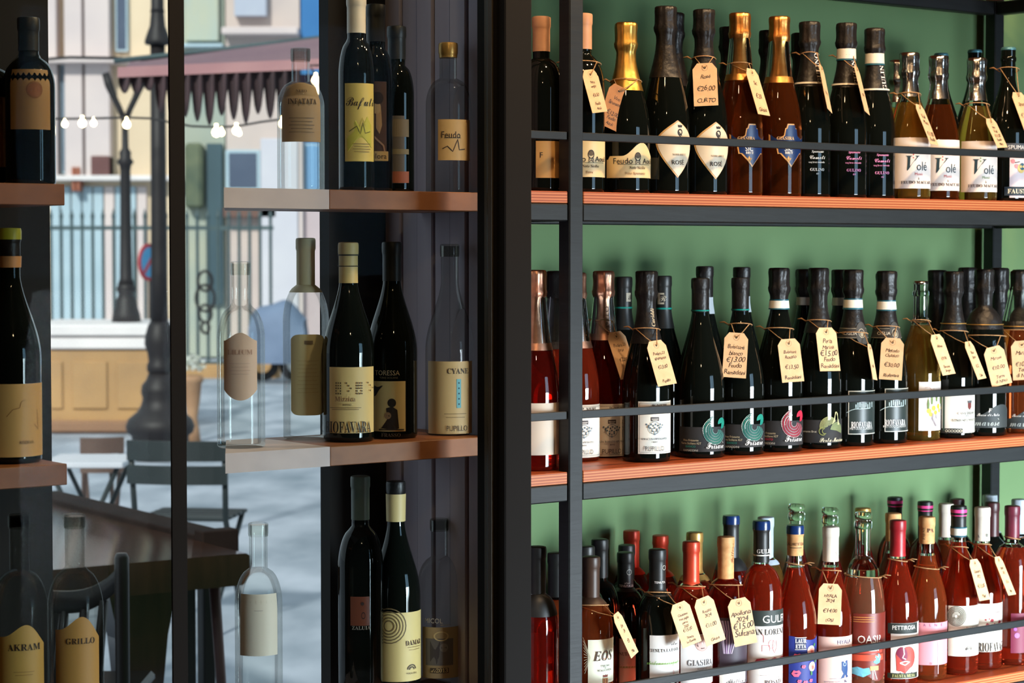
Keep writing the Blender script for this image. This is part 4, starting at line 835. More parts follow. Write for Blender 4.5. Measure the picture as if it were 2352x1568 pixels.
d7 = bottle('r3', 1830, 1205, 'red rosé bottle with navy wax over cork and blue roses-and-lips label', 'burg', ROSE_R, cap='capsule', capmat=CORKC, topmat=BLUEWAX, capfrac=0.17, fill=0.76, labels=[dict(y0=1451, y1=1580, xl=1817, half=62, col=(30, 44, 120), outline=lambda t: (0, 0.96 + 0.04 * math.cos(t * 6)), items=lau), dict(y0=1242, y1=1262, xl=1812, half=60, col=(214, 160, 104), matl=CORKC, off=0.0012, name='capsule_print', items=[('b', 1832, 1255, 30, 1.6, (70, 46, 30)), ('t', 'LAURETTA', 1830, 1247, 7, (70, 46, 30), 'sans')])])
bottle('r3', 1833, 1168, 'bottle with clear glass stopper behind the navy-waxed cork bottle', 'burg', ROSE_D, cap='stopper', v=0.20, fill=0.77)
hya = [('t', 'HYALA', 1945, 1465, 9, (40, 60, 100), 'sans'), ('p', 1945, 1527, [(-9, -18), (9, -20), (10, 2), (8, 14), (12, 18), (4, 20), (2, 12), (-2, 20), (-12, 22), (-4, 10), (-9, 2)], (24, 62, 112)), ('r', 1945, 1516, 4, 1, (190, 200, 214)), ('l', 1932, 1548, [(-22, 0), (34, -2)], 0.8, (90, 96, 120)), ('t', 'spumante rosato', 1918, 1554, 4, (40, 60, 100), 'sans'), ('t', 'Lo', 1946, 1554, 7, (40, 60, 100), 'script')]
d8 = bottle('r3', 1912, 1208, 'red rosé bottle with ivory capsule and pale pink boot label', 'burg', ROSE_R, cap='capsule', capmat=CREAMC, capfrac=0.205, fill=0.76, labels=[dict(y0=1453, y1=1568, xl=1886, half=64, col=(228, 190, 176), items=hya), dict(y0=1255, y1=1280, xl=1916, half=24, col=(226, 214, 196), matl=CREAMC, off=0.0012, name='capsule_print', items=[('v', 'LOSI', 1924, 1270, 6, (90, 70, 70), 'sans')])])
bottle('r3', 1910, 1176, 'bottle with clear glass stopper behind the ivory-capsule bottle', 'burg', ROSE_D, cap='stopper', v=0.20, fill=0.77)
oas = [('t', 'OASI?', 2004, 1458, 17, WHT, 'sans', 0.95), ('b', 2000, 1480, 80, 20, (170, 56, 40)), ('b', 2010, 1480, 22, 10, (230, 222, 210)), ('b', 1998, 1500, 90, 14, (190, 70, 44)), ('p', 2018, 1503, [(-8, 8), (-2, -8), (8, -12), (14, -4), (10, 10), (0, 12)], (100, 170, 190)), ('d', 2022, 1498, 2.4, WHT), ('p', 1985, 1530, [(-26, 6), (-24, -6), (-10, -10), (4, -6), (18, -8), (22, 6), (4, 14), (-10, 10)], (100, 170, 190)), ('b', 2014, 1524, 22, 10, (226, 160, 96)), ('l', 2010, 1538, [(0, -10), (0, 12)], 1.6, WHT), ('l', 2018, 1538, [(-6, -10), (2, 12)], 1.6, WHT), ('l', 2020, 1472, [(0, -10), (-3, 8), (4, 12)], 3.4, WHT)] + [('b', 1990, 1408 + 5 * k, 50, 1.2, (206, 140, 70)) for k in range(3)]
d9 = bottle('r3', 1987, 1187, 'tall clear-necked rosé bottle with painted scene, wide shoulders', 'flask', ROSE_P, cap='stopper', fill=0.66, R=0.0425, labels=[dict(y0=1400, y1=1562, xl=1966, half=66, col=(112, 40, 30), rough=0.4, outline=lambda t: (0.10 + 0.05 * math.sin(t * 9), 1.0), items=oas)])
bottle('r3', 1986, 1165, 'bottle with gold screw cap behind the tall clear-necked rosé', 'burg', ROSE_D, cap='capsule', capmat=GOLDC, v=0.20, capfrac=0.14, fill=0.78)
pet = [('b', 2084, 1434, 80, 24, (40, 46, 42)), ('t', 'PETTIROSA', 2084, 1432, 9.5, WHT, 'sans', 0.85), ('d', 2092, 1500, 26, (196, 60, 50), 0.8), ('d', 2078, 1495, 20, (120, 30, 60), 0.7), ('p', 2082, 1512, [(-18, -20), (18, -24), (20, 10), (4, 24), (-16, 18)], (190, 70, 60)), ('l', 2085, 1500, [(-4, -24), (-2, -8), (-6, 0), (2, 4)], 2.2, WHT), ('l', 2085, 1512, [(-12, 0), (0, -4), (12, -2), (0, 5), (-12, 0)], 2.2, WHT), ('a', 2098, 1470, 12, 3, WHT, 20, 170), ('a', 2088, 1528, 16, 2, (90, 40, 50), 200, 340), ('b', 2084, 1541, 80, 12, (40, 46, 34)), ('t', 'FAUSTA MUSA', 2084, 1541, 7, (190, 186, 120), 'serif', 0.8)]
d10 = bottle('r3', 2067, 1193, 'red rosé bottle with crimson capsule and dark-banded face label', 'burg', ROSE_R, cap='capsule', capmat=CRIMS, capfrac=0.22, fill=0.765, labels=[dict(y0=1422, y1=1548, xl=2053, half=62, col=(232, 224, 216), items=pet)])
bottle('r3', 2056, 1177, 'bottle with printed cork behind the crimson capsule bottle', 'burg', ROSE_D, cap='capsule', capmat=CORKC, v=0.19, capfrac=0.18, fill=0.74)
bottle('r3', 2060, 1140, 'black capsule bottle with pink band, rear row behind the crimson capsule', 'bord', ROSE_D, cap='capsule', capmat=DFOIL, v=0.29, capfrac=0.24, fill=0.77, bands=[(1148, 1162, PINKB)])
pal = [('t', c_, 2118 + 12.5 * k, 1426, 6, (110, 70, 120), 'sans') for k, c_ in enumerate('PALNE')] + [('l', 2161, 1480, [(0, -30), (0, 58)], 1.2, (240, 206, 206)), ('t', 'm', 2161, 1446, 9, (244, 214, 214), 'serif'), ('r', 2145, 1513, 2, 0.8, (150, 96, 110))]
d11 = bottle('r3', 2134, 1185, 'orange rosé bottle with printed cork capsule and plain pink label', 'burg', ROSE_O, cap='capsule', capmat=CORKC, capfrac=0.165, fill=0.76, labels=[dict(y0=1421, y1=1517, xl=2113, half=66, col=(214, 140, 150), items=pal), dict(y0=1195, y1=1240, xl=2120, half=54, col=(214, 160, 104), matl=CORKC, off=0.0012, name='capsule_print', items=[('t', 'PA', 2142, 1215, 9, (90, 56, 36), 'serif'), ('v', 'PALNE', 2128, 1222, 6, (90, 56, 36), 'serif')])])
bottle('r3', 2130, 1150, 'black capsule bottle with pink band behind the printed cork capsule bottle', 'bord', ROSE_D, cap='capsule', capmat=DFOIL, v=0.21, capfrac=0.24, fill=0.77, bands=[(1159, 1172, PINKB)])
dan = [('r', 2204, 1406, 22 - 3.4 * k, 2.4, (120, 116, 104), 1.0) for k in range(6)] + [('a', 2204, 1406, 7, 5, (176, 172, 160), 20, 200), ('t', 'DANARÈ', 2240, 1434, 8, (170, 110, 110), 'serif', 0.85), ('t', 'rosato', 2236, 1441, 3.5, (150, 140, 130), 'sans'), ('a', 2232, 1484, 9, 1.4, K, 10, 170), ('a', 2232, 1484, 6, 1.4, K, 10, 170), ('a', 2229, 1484, 4, 1.2, K, 10, 170), ('t', 'MADAUDO', 2232, 1489, 2.6, K, 'sans')]
d12 = bottle('r3', 2207, 1160, 'red rosé bottle with pink-banded black capsule and white coin label', 'burg', ROSE_R, cap='capsule', capmat=DFOIL, capfrac=0.19, fill=0.785, bands=[(1168, 1183, PINKB), (1211, 1227, WHITEB), (1208, 1211, TEALB), (1227, 1230, TEALB)], labels=[dict(y0=1383, y1=1497, xl=2186, half=66, col=(230, 224, 210), items=dan)])
rio2 = [('t', 'rosè', 2298, 1396, 7, (110, 80, 86), 'script')] + [('p', 2275 + dx, 1420 + dy, [(-5 * s_, 2 * s_), (-1 * s_, -5 * s_), (5 * s_, -2 * s_), (3 * s_, 4 * s_)], (176, 50, 64)) for dx, dy, s_ in ((0, 6, 1), (10, -4, 1), (16, 8, 1.3), (26, 2, 1.2), (33, 9, 1.2), (22, 12, 1.2), (-4, -6, 0.5), (4, -8, 0.4))] + [('t', 'RIOFAVARA', 2292, 1476, 20, K, 'serif', 0.5)]
d13 = bottle('r3', 2262, 1163, 'red rosé bottle with ivory capsule and red petals label', 'burg', ROSE_R, cap='capsule', capmat=CREAMC, capfrac=0.21, fill=0.775, labels=[dict(y0=1378, y1=1487, xl=2256, half=64, col=(230, 224, 210), items=rio2), dict(y0=1210, y1=1236, xl=2252, half=60, col=(226, 214, 196), matl=CREAMC, off=0.0012, name='capsule_print', items=[('t', 'A', 2254, 1228, 7, (60, 50, 46), 'serif'), ('b', 2272, 1226, 6, 8, (110, 110, 100))])])
d14 = bottle('r3', 2331, 1160, 'plum capsule rosé bottle with purple flower print at the picture edge', 'bord', ROSE_R, cap='capsule', capmat=PLUM, capfrac=0.21, fill=0.74, R=0.0385, labels=[dict(y0=1400, y1=1490, xl=2330, half=40, col=(120, 40, 66), items=[('d', 2344, 1450, 6, (170, 110, 190)), ('d', 2348, 1425, 5, (190, 130, 200)), ('d', 2340, 1436, 4, (150, 90, 170))])])
bottle('r3', 2178, 1155, 'amber bottle with ivory capsule behind the coin label bottle', 'burg', ROSE_O, cap='capsule', capmat=CREAMC, v=0.19, capfrac=0.22, fill=0.76)
bottle('r3', 2203, 1144, 'dark brown capped bottle in the rear beside the ivory capsule', 'bord', cap='capsule', capmat=BROWNP, v=0.28, capfrac=0.24)
bottle('r3', 2284, 1152, 'dark brown capped bottle behind the red petals label bottle', 'bord', cap='capsule', capmat=BROWNP, v=0.19, capfrac=0.24)
bottle('r3', 2279, 1135, 'pale grey capped dark bottle standing before the far steel post, lower row', 'bord', cap='capsule', capmat=GREYC, v=0.29, capfrac=0.26)
bottle('r3', 2346, 1145, 'pale grey capped dark bottle behind the plum capsule bottle', 'bord', cap='capsule', capmat=GREYC, v=0.20, capfrac=0.26)

# ------------------------------------------------------------------ price tags
T = price_tag
T(b1, (1352, 160), (1378, 258), 36, ['Terra', 'vergin', '', ('€8.50', 1.2), '', 'Feudo', 'Aouli'], 'cream price tag reading 8.50, hanging partly behind the steel post', 148)
T(b2, (1425, 198), (1396, 293), 46, ['Vino', 'Spumante', '', ('€12.00', 1.2), 'Feudo', 'Aouli'], 'darker brown kraft price tag on the yellow-gold foil bottle', 188, card=KRAFTB)
T(b4, (1618, 145), (1622, 243), 55, ['Rosé', '', ('€26.00', 1.2), '', 'CURTO'], 'kraft price tag reading 26.00 on a black-foiled shield bottle', 136)
T(b5, (1724, 158), (1755, 264), 27, ['Sic', '', ('€20.', 1.1), '', 'Giasira'], 'edge-on kraft price tag on the nearer orange-gold foil bottle', 150)
T(b7, (1885, 150), (1906, 255), 9, ['', 'brut', ''], 'price tag turned edge-on beside the first white-lettered black bottle', 126)
T(b8, (1966, 152), (1992, 260), 10, ['', 'rosé', ''], 'price tag turned edge-on between two white-collared black bottles', 132)
T(b10, (2109, 240), (2146, 332), 18, ['Volé', 'Mosù', '', ('€11.00', 1.1), 'Feudo'], 'narrow kraft price tag on the first golden silver-foil bottle', 218)
T(b12, (2272, 272), (2303, 339), 24, ['Mos', 'Volé', ('€11.00', 1.1), 'Feudo', 'Macc'], 'kraft price tag on the last golden silver-foil bottle', 242)
T(b13, (2336, 212), (2368, 300), 30, ['Spum', '', ('€14.00', 1.1), '', 'Fausta'], 'kraft price tag on the bird-label crown-capped bottle', 160)
T(c2, (1412, 762), (1446, 868), 42, ['Podere 23', 'brut', '', ('€22.00', 1.1), '', '', 'Pupillo'], 'kraft price tag reading 22.00 on the rose-gold foil bottle', 738)
T(c3, (1504, 782), (1533, 884), 44, ['Podere 23', 'spumante', '', ('€23.00', 1.1), '', '', 'Pupillo'], 'kraft price tag reading 23.00 on the black-foiled bordered-label bottle', 757)
T(c5, (1692, 764), (1686, 867), 54, ['Briscuré', 'bianco', ('€13.00', 1.25), 'Feudo', 'Ramaddini'], 'kraft price tag reading 13.00 on a teal-wave bottle', 746)
T(c6, (1810, 778), (1822, 877), 50, ['Briscuré', 'Rosato', '', ('€13.50', 1.2), '', 'Ramaddini'], 'kraft price tag reading 13.50 on the red-wave bottle', 756)
T(c7, (1896, 752), (1907, 852), 46, ['Perla', 'Marina', ('€15.00', 1.25), 'Feudo', 'Ramaddini'], 'kraft price tag reading 15.00 on the gold-wave bottle', 738)
T(c8, (1996, 790), (2010, 872), 8, ['', 'met', ''], 'price tag turned edge-on on the nearer slate-label bottle', 766)
T(c9, (2051, 776), (2045, 872), 52, ['Metodo', 'Classico', '', ('€30.00', 1.2), '', 'Riofavara'], 'kraft price tag reading 30.00 on a slate-label bottle', 752)
T(c10, (2148, 768), (2180, 860), 30, ['Alisea', '', '', ('€9.00', 1.1), '', 'Barone', 'Sergio'], 'slanting kraft price tag on the lemon-label bottle', 738)
T(c11, (2222, 784), (2256, 870), 20, ['Vino', 'Spum', '', ('€12.', 1.1), '', 'Casa'], 'narrow slanting kraft price tag on the crest-label bottle', 762)
T(c12, (2280, 796), (2302, 884), 46, ['Marosè', '', ('€10.00', 1.2), '', 'Terre', 'di Noto'], 'kraft price tag reading 10.00 on the humped-label squat bottle', 772)
T(c13, (2346, 782), (2352, 872), 48, ['Marosè', '', ('€10.00', 1.2), 'Terre', 'di Noto'], 'kraft price tag cut by the picture edge on the orange rosé bottle', 760)
T(d1, (1414, 1408), (1458, 1504), 20, ['Eos', '24', '', ('€9.', 1.1), '', 'Mac'], 'narrow slanting kraft price tag on the sunburst-label bottle', 1388)
T(d3, (1558, 1384), (1590, 1480), 46, ['Chidonna', 'non piglia', 'pausa', '2025', ('€15.00', 1.2), '', 'Tenuta', 'La Favola'], 'kraft price tag reading 2025 and 15.00 with many lines', 1360)
T(d4, (1613, 1372), (1645, 1476), 46, ['Rosato', '2024', '', ('€11.00', 1.2), '', '', 'Giasira'], 'kraft price tag reading Rosato 2024, tilted over the white round-emblem label', 1346)
T(d5, (1695, 1374), (1714, 1480), 52, [('Apollonia', 1.3), ('2024', 1.1), ('€15.00', 1.35), ('Sultana', 1.3), ''], 'kraft price tag with large looping script on the purple painted label bottle', 1342)
T(d8, (1908, 1340), (1904, 1434), 52, ['HYALA', '2024', '', ('€14.00', 1.2), '', 'LOSI'], 'kraft price tag in capital letters reading 14.00', 1310)
T(d12, (2236, 1284), (2262, 1378), 24, ['Danarè', '202', '', ('€15.00', 1.1), '', 'Mad'], 'slanting kraft price tag on the coin-label bottle', 1256)
T(d13, (2290, 1278), (2325, 1366), 16, ['Rosè', '202', '', ('€14.', 1.1), '', 'Rio'], 'narrow slanting kraft price tag on the red petals label bottle', 1250)
for B_, yy, lb in ((d7, 1294, 'jute twine tied round the neck of the roses-and-lips bottle'), (d9, 1320, 'jute twine tied round the neck of the tall painted-scene bottle'), (d11, 1302, 'jute twine tied round the neck of the pink label bottle'), (d10, 1285, 'jute twine tied round the neck of the crimson capsule bottle'), (d14, 1234, 'jute twine tied round the neck of the plum capsule bottle')):
    z = zpix(B_, yy); rl = B_.rf(z) + 0.002; a0 = B_.az; mb = MB()
    mb.tube([(rl * math.cos(a0 + a), rl * math.sin(a0 + a), z + 0.003 * math.cos(a + 1)) for a in [2 * PI * k / 22 for k in range(22)]], 0.0010, 5, closed=True)
    for q in (0.9, 1.15):
        a = a0 + q; mb.tube([(rl * math.cos(a), rl * math.sin(a), z), ((rl + 0.012) * math.cos(a), (rl + 0.012) * math.sin(a), z + 0.004 * q), ((rl + 0.022) * math.cos(a), (rl + 0.022) * math.sin(a), z + 0.012 * (q - 0.8))], [0.0010, 0.0013, 0.0007], 5)
    tag(mb.build('twine', JUTE, None, True, (B_.c.x, B_.c.y, B_.zb)), lb, 'twine', 'untagged twine loops')

# ------------------------------------------------------------------ bottles behind the glass
GB = 'bottles on the display shelves behind the glass'
TANL = (214, 184, 122)
def lines_(x, y, w, n, c=(120, 96, 60), dy=6): return [('b', x, y + dy * k, w * (1 - 0.15 * (k % 2)), 1.3, c) for k in range(n)]
bottle('l1', 820, -14, 'dark wine bottle with yellow-green painted label in script, behind glass', 'bord', BLACKG, cap='capsule', capmat=CREAMC, capfrac=0.20, labels=[dict(y0=194, y1=372, xl=794, xr=858, col=(206, 184, 100), items=[('p', 826, 300, [(-30, 20), (-10, -20), (20, -30), (32, -10), (32, 40), (-28, 50)], (186, 180, 70)), ('t', 'Bafuti', 830, 236, 19, K, 'script', 0.75), ('l', 828, 300, [(-26, 4), (-8, -8), (0, 10), (6, -16), (12, 8), (26, 4)], 2, (90, 90, 40)), ('l', 832, 285, [(-6, 8), (0, -12), (8, 6)], 2, (170, 160, 60))] + lines_(832, 332, 44, 4))], v=0.075, R=0.0285, group=GB)
bottle('l1', 864, 10, 'dark bottle with brown portrait label beside the yellow-green label, behind glass', 'bord', BLACKG, cap='capsule', capmat=DFOIL, capfrac=0.2, labels=[dict(y0=190, y1=372, xl=852, xr=888, col=(84, 62, 56), items=[('d', 866, 250, 14, (206, 176, 130), 0.7), ('d', 868, 228, 14, (40, 28, 28), 1.0), ('p', 872, 290, [(-8, -30), (4, -36), (6, 0), (0, 20), (-8, 6)], (190, 156, 116)), ('l', 868, 330, [(-14, -20), (0, -6), (14, 6), (18, 24)], 4, (170, 140, 120)), ('b', 870, 360, 50, 22, (206, 180, 126)), ('t', 'allora', 870, 360, 12, K, 'sans')])], v=0.10, R=0.0275, group=GB)
bottle('l1', 912, 60, 'dark bottle with faded banded label in front of the curtain edge', 'bord', BLACKG, cap='capsule', capmat=DFOIL, capfrac=0.2, labels=[dict(y0=268, y1=422, xl=895, xr=929, col=(88, 76, 62), items=[('b', 912, 296, 60, 40, (112, 94, 66)), ('b', 912, 408, 60, 26, (150, 78, 46)), ('b', 912, 350, 60, 12, (120, 104, 70))])], v=0.12, R=0.0285, group=GB)
bottle('l1', 1030, 98, 'reflection-veiled bottle with amber neck and tapering tan label before the curtain', 'bord', GHOSTM, cap='capsule', capmat=GOLDC, capfrac=0.10, labels=[dict(y0=277, y1=370, xl=1007, xr=1078, col=(206, 162, 100), outline=lambda t: (0, 1), items=[('t', 'Feudo', 1036, 312, 15, (50, 36, 30), 'sans', 0.85), ('l', 1038, 338, [(-22, 6), (-10, 0), (2, 12), (14, -16), (18, 8), (34, 6)], 2, (60, 44, 36)), ('b', 1040, 319, 40, 1.2, (60, 44, 36))])], v=0.08, group=GB)
bottle('l1', 692, 110, 'reflection-veiled bottle with brown arched label seen against the awning, behind glass', 'bord', GHOST, cap='capsule', capmat=GHOSTM, capfrac=0.01, labels=[dict(y0=192, y1=328, xl=650, xr=736, col=(170, 140, 104), outline=lambda t: (0, 0.93 + 0.07 * math.sin(PI * t)), items=[('t', 'INFATATA', 696, 236, 12, (70, 54, 44), 'serif', 0.8), ('t', 'NERO', 694, 212, 6, (90, 70, 56), 'serif')] + lines_(694, 274, 60, 5, (110, 88, 66), 8))], v=0.08, group=GB)
bottle('l1', 70, 40, 'dark bottle with plain tan label in the gloom at the dark wall, upper shelf', 'bord', BLACKG, cap='capsule', capmat=DFOIL, capfrac=0.2, labels=[dict(y0=163, y1=300, xl=29, xr=116, col=(164, 128, 84), items=[('d', 82, 210, 16, (150, 96, 66)), ('r', 82, 210, 18, 2, (140, 90, 60))])], v=0.08, group=GB)
bottle('l1', -22, 70, 'dark bottle with tan label at the very edge of the upper glass shelf', 'bord', BLACKG, cap='capsule', capmat=DFOIL, capfrac=0.2, labels=[dict(y0=226, y1=385, xl=-58, xr=11, col=(184, 142, 84), items=lines_(-20, 300, 40, 4))], v=0.08, group=GB)
pat = [('b', 772 + 23 * k + 5 * j, 876 + 6 * i, 3.4, 3.4, (96, 78, 54)) for k in range(4) for j in range(3) for i in range(5) if (i * j + k) % 2 == 0 or i == j]
bottle('l2', 800, 556, 'dark bottle with cream banded capsule and large cream patterned label behind glass', 'burg', BLACKG, cap='capsule', capmat=noise_mat('straw_capsule', srgb(206, 180, 120), srgb(196, 168, 108), 40, 0.5), capfrac=0.205, labels=[dict(y0=840, y1=990, xl=757, xr=856, col=TANL, items=pat + [('t', 'Mizzica', 792, 912, 11, (130, 96, 70), 'serif', 0.9), ('t', 'ROSSO', 796, 925, 4, K, 'serif'), ('t', 'RIOFAVARA', 798, 976, 25, (40, 32, 28), 'serif', 0.56)] + lines_(792, 932, 76, 2, (120, 100, 70), 4))], bands=[(584, 587, DFOIL), (610, 612, DFOIL)], v=0.075, group=GB)
bottle('l2', 900, 555, 'dark bottle with seated figure label behind glass, middle shelf', 'burg', BLACKG, cap='capsule', capmat=DFOIL, capfrac=0.2, labels=[dict(y0=872, y1=986, xl=850, xr=930, col=(206, 184, 128), items=[('d', 899, 921, 10, (34, 28, 26)), ('p', 898, 955, [(-12, -22), (2, -26), (14, -18), (18, 24), (8, 28), (-8, 26), (-24, 24), (-10, 4)], (40, 32, 30)), ('d', 890, 950, 8, (150, 120, 90)), ('p', 866, 890, [(-12, -8), (16, -8), (6, 2), (-2, 14), (-10, 18)], (40, 34, 32)), ('b', 898, 982, 60, 3, (60, 50, 44))]), dict(y0=842, y1=870, xl=852, xr=926, col=(10, 10, 10), off=0.0004, matl=BLACKG, items=[('t', 'TORESSA', 888, 853, 11, (176, 160, 130), 'sans', 0.9), ('t', 'TERRE SICILIANE', 892, 864, 4, (120, 110, 90), 'sans')]), dict(y0=988, y1=1002, xl=860, xr=926, col=(10, 10, 10), off=0.0004, matl=BLACKG, items=[('t', 'FRASSO', 897, 994, 8, (90, 80, 70), 'serif')])], v=0.085, group=GB)
bottle('l2', 1033, 560, 'reflection-veiled bottle with tan label and blue strip before the curtain', 'burg', GHOSTM, cap='capsule', capmat=GHOSTD, capfrac=0.01, labels=[dict(y0=827, y1=992, xl=984, xr=1083, col=(200, 168, 116), items=[('t', 'CYANE', 1052, 849, 12, (70, 56, 46), 'serif', 0.9), ('b', 1053, 900, 11, 66, (110, 170, 176))] + [('d', 1053, 876 + 12 * k, 2, (50, 80, 90)) for k in range(5)] + [('t', 'PUPILLO', 1050, 979, 12, (90, 76, 62), 'sans', 0.8)] + lines_(1046, 946, 54, 2, (130, 106, 76), 8))], v=0.08, group=GB)
bottle('l2', 552, 600, 'reflection-veiled bottle with pink shield label against the iron fence, behind glass', 'bord', GHOST, cap='capsule', capmat=GHOST, capfrac=0.01, labels=[dict(y0=762, y1=916, xl=514, xr=588, col=(226, 190, 164), outline=lambda t: (0.16 * abs(2 * t - 1) ** 2, 0.94 + 0.06 * math.cos((t - 0.5) * 6)), items=[('t', 'LILIUM', 550, 806, 11, (190, 150, 128), 'serif')] + lines_(550, 832, 46, 4, (200, 166, 144), 8))], v=0.08, group=GB)
bottle('l2', 702, 546, 'reflection-veiled bottle with rounded straw label and straw capsule, behind glass', 'bord', GHOST, cap='capsule', capmat=mat('straw_plain', srgb(206, 190, 150), 0.5), capfrac=0.27, labels=[dict(y0=766, y1=950, xl=668, xr=743, col=(196, 184, 140), outline=lambda t: (0.06 * (2 * t - 1) ** 6, 1 - 0.06 * (2 * t - 1) ** 6), items=[('b', 708, 784, 20, 8, (110, 96, 76))] + lines_(706, 826, 52, 9, (180, 166, 122), 9))], v=0.08, group=GB)
bottle('l2', 22, 524, 'dark bottle with lime yellow wax top and wide tan label at the dark wall', 'burg', BLACKG, cap='capsule', capmat=BFOIL, topmat=mat('lime_wax', srgb(176, 176, 50), 0.4), capfrac=0.15, bands=[(588, 614, mat('tan_band', srgb(190, 138, 88), 0.5))], labels=[dict(y0=878, y1=1044, xl=-34, xr=95, col=(206, 164, 98), items=[('l', 50, 940, [(-40, 12), (-26, -4), (-10, -8), (-6, -22), (4, -26)], 1.6, (150, 108, 60)), ('l', 76, 960, [(4, -22), (6, 0), (8, 24), (-6, 10)], 1.6, (150, 108, 60)), ('t', 'RISERVA', 56, 1011, 7, (70, 50, 34), 'sans')])], R=0.043, v=0.075, group=GB)
bottle('l3', 826, 1092, 'slim dark bottle with small copper emblem label, lower glass shelf', 'bord', BLACKG, cap='capsule', capmat=mat('grey_green_capsule', srgb(96, 112, 100), 0.4), capfrac=0.2, labels=[dict(y0=1362, y1=1428, xl=803, xr=846, col=(120, 66, 48), rough=0.35, items=[('r', 832, 1405, 7, 2, (40, 24, 20), 0.6), ('d', 830, 1378, 4, (50, 28, 24))]), dict(y0=1428, y1=1442, xl=800, xr=852, col=(10, 10, 10), off=0.0004, matl=BLACKG, items=[('t', 'ZALUIA', 827, 1433, 8, (150, 140, 130), 'serif')])], v=0.13, group=GB)
bottle('l3', 908, 1104, 'dark bottle with cream neck band and big cream coin label, lower glass shelf', 'burg', BLACKG, cap='capsule', capmat=BFOIL, capfrac=0.07, bands=[(1133, 1196, mat('cream_band', srgb(210, 186, 128), 0.5))], labels=[dict(y0=1398, y1=1555, xl=868, xr=970, col=(206, 184, 122), items=[('r', 892, 1428, 40 - 7 * k, 2.5, (110, 94, 62)) for k in range(5)] + [('t', 'DAMARÈ', 950, 1468, 11, (90, 66, 48), 'serif', 0.85), ('a', 943, 1530, 12, 3, (80, 66, 50), 10, 170), ('a', 943, 1530, 7, 3, (80, 66, 50), 10, 170), ('t', 'MADAUDO', 943, 1537, 4, (80, 66, 50), 'sans')] + lines_(950, 1478, 44, 2, (150, 124, 80), 6))], v=0.075, group=GB)
bottle('l3', 1008, 1190, 'reflection-veiled bottle with ornate face label before the curtain, lower glass shelf', 'bord', GHOSTM, cap='capsule', capmat=GHOSTD, capfrac=0.01, labels=[dict(y0=1432, y1=1548, xl=970, xr=1052, col=(150, 128, 96), items=[('b', 1008, 1488, 68, 62, (92, 86, 84)), ('p', 1000, 1490, [(-14, -28), (10, -28), (8, 6), (2, 26), (-14, 20)], (60, 54, 56)), ('d', 1018, 1478, 10, (120, 112, 108)), ('r', 1012, 1452, 10, 2.4, (190, 166, 120), 1.6), ('b', 1008, 1530, 44, 12, (60, 46, 36)), ('t', 'di2013', 1008, 1530, 8, (196, 170, 120), 'script')]), dict(y0=1408, y1=1430, xl=972, xr=1044, off=0.0004, matl=GHOSTM, items=[('t', 'MICOL', 994, 1417, 11, (170, 160, 150), 'sans', 0.9), ('t', 'moscato', 1022, 1426, 5, (150, 140, 134), 'ital')])], v=0.08, group=GB)
bottle('l3', 590, 1200, 'reflection-veiled bottle with plain ivory label against the paving, behind glass', 'bord', GHOST, cap='capsule', capmat=GHOST, capfrac=0.01, labels=[dict(y0=1357, y1=1497, xl=548, xr=632, col=(220, 206, 188), items=lines_(590, 1394, 20, 1, (170, 156, 144)))], v=0.08, group=GB)
ak = lambda t: (0, 0.90 + 0.10 * math.sin(PI * (t * 1.15)) - 0.05 * math.sin(PI * t * 2.3))
bottle('l3', 38, 1180, 'reflection-veiled bottle with scalloped golden label in bold letters, standing before the bentwood chair', 'bord', GHOSTD, cap='capsule', capmat=GHOSTD, capfrac=0.01, labels=[dict(y0=1432, y1=1640, xl=-8, xr=90, col=(198, 158, 82), outline=ak, items=[('t', 'AKRAM', 48, 1476, 15, (50, 38, 28), 'serif', 0.95)] + lines_(46, 1532, 48, 2, (150, 112, 60), 7))], R=0.041, v=0.08, group=GB)
bottle('l3', 166, 1180, 'reflection-veiled bottle with scalloped golden label, partly behind the chair spindles', 'bord', GHOSTD, cap='capsule', capmat=GHOSTD, capfrac=0.01, labels=[dict(y0=1414, y1=1640, xl=122, xr=218, col=(190, 140, 72), outline=ak, items=[('t', 'GRILLO', 178, 1462, 13, (70, 50, 32), 'serif', 0.95)])], R=0.041, v=0.08, group=GB)
# ------------------------------------------------------------------ the piazza beyond the glass
PAVE = noise_mat('grey_paving_stone', srgb(122, 134, 146), srgb(182, 188, 200), 1.5, 0.7, 0.4, 10, (1.6, 0.7, 1))
m = MB(); n = 0
OB = [W(-9, VW + 0.13), W(9, VW + 0.13)]
m.add([(-60, -2, -0.03), (40, -2, -0.03), (60, 75, -0.03), (-90, 75, -0.03)], [(0, 1, 2, 3)])
struct(m.build('ground', PAVE))
IRON = noise_mat('dark_cast_iron', srgb(24, 20, 22), srgb(34, 29, 31), 8, 0.55, 0.05)
IRONB = noise_mat('blue_black_iron', srgb(38, 44, 48), srgb(50, 58, 62), 8, 0.5, 0.05)
def px_m(Y): return F / Y
def zz(y, Y): return at_depth(1176, y, Y).z
def xx(x, Y): return (x - 1176) / F * Y
def lathe_px(mb, xc, Y, rows, seg=20, z0=0.0):
    """rows: (photo row, half width in photo pixels) from top to bottom, at depth Y"""
    mb.lathe([(w * Y / F, zz(y, Y) - z0) for y, w in reversed(rows)], seg)
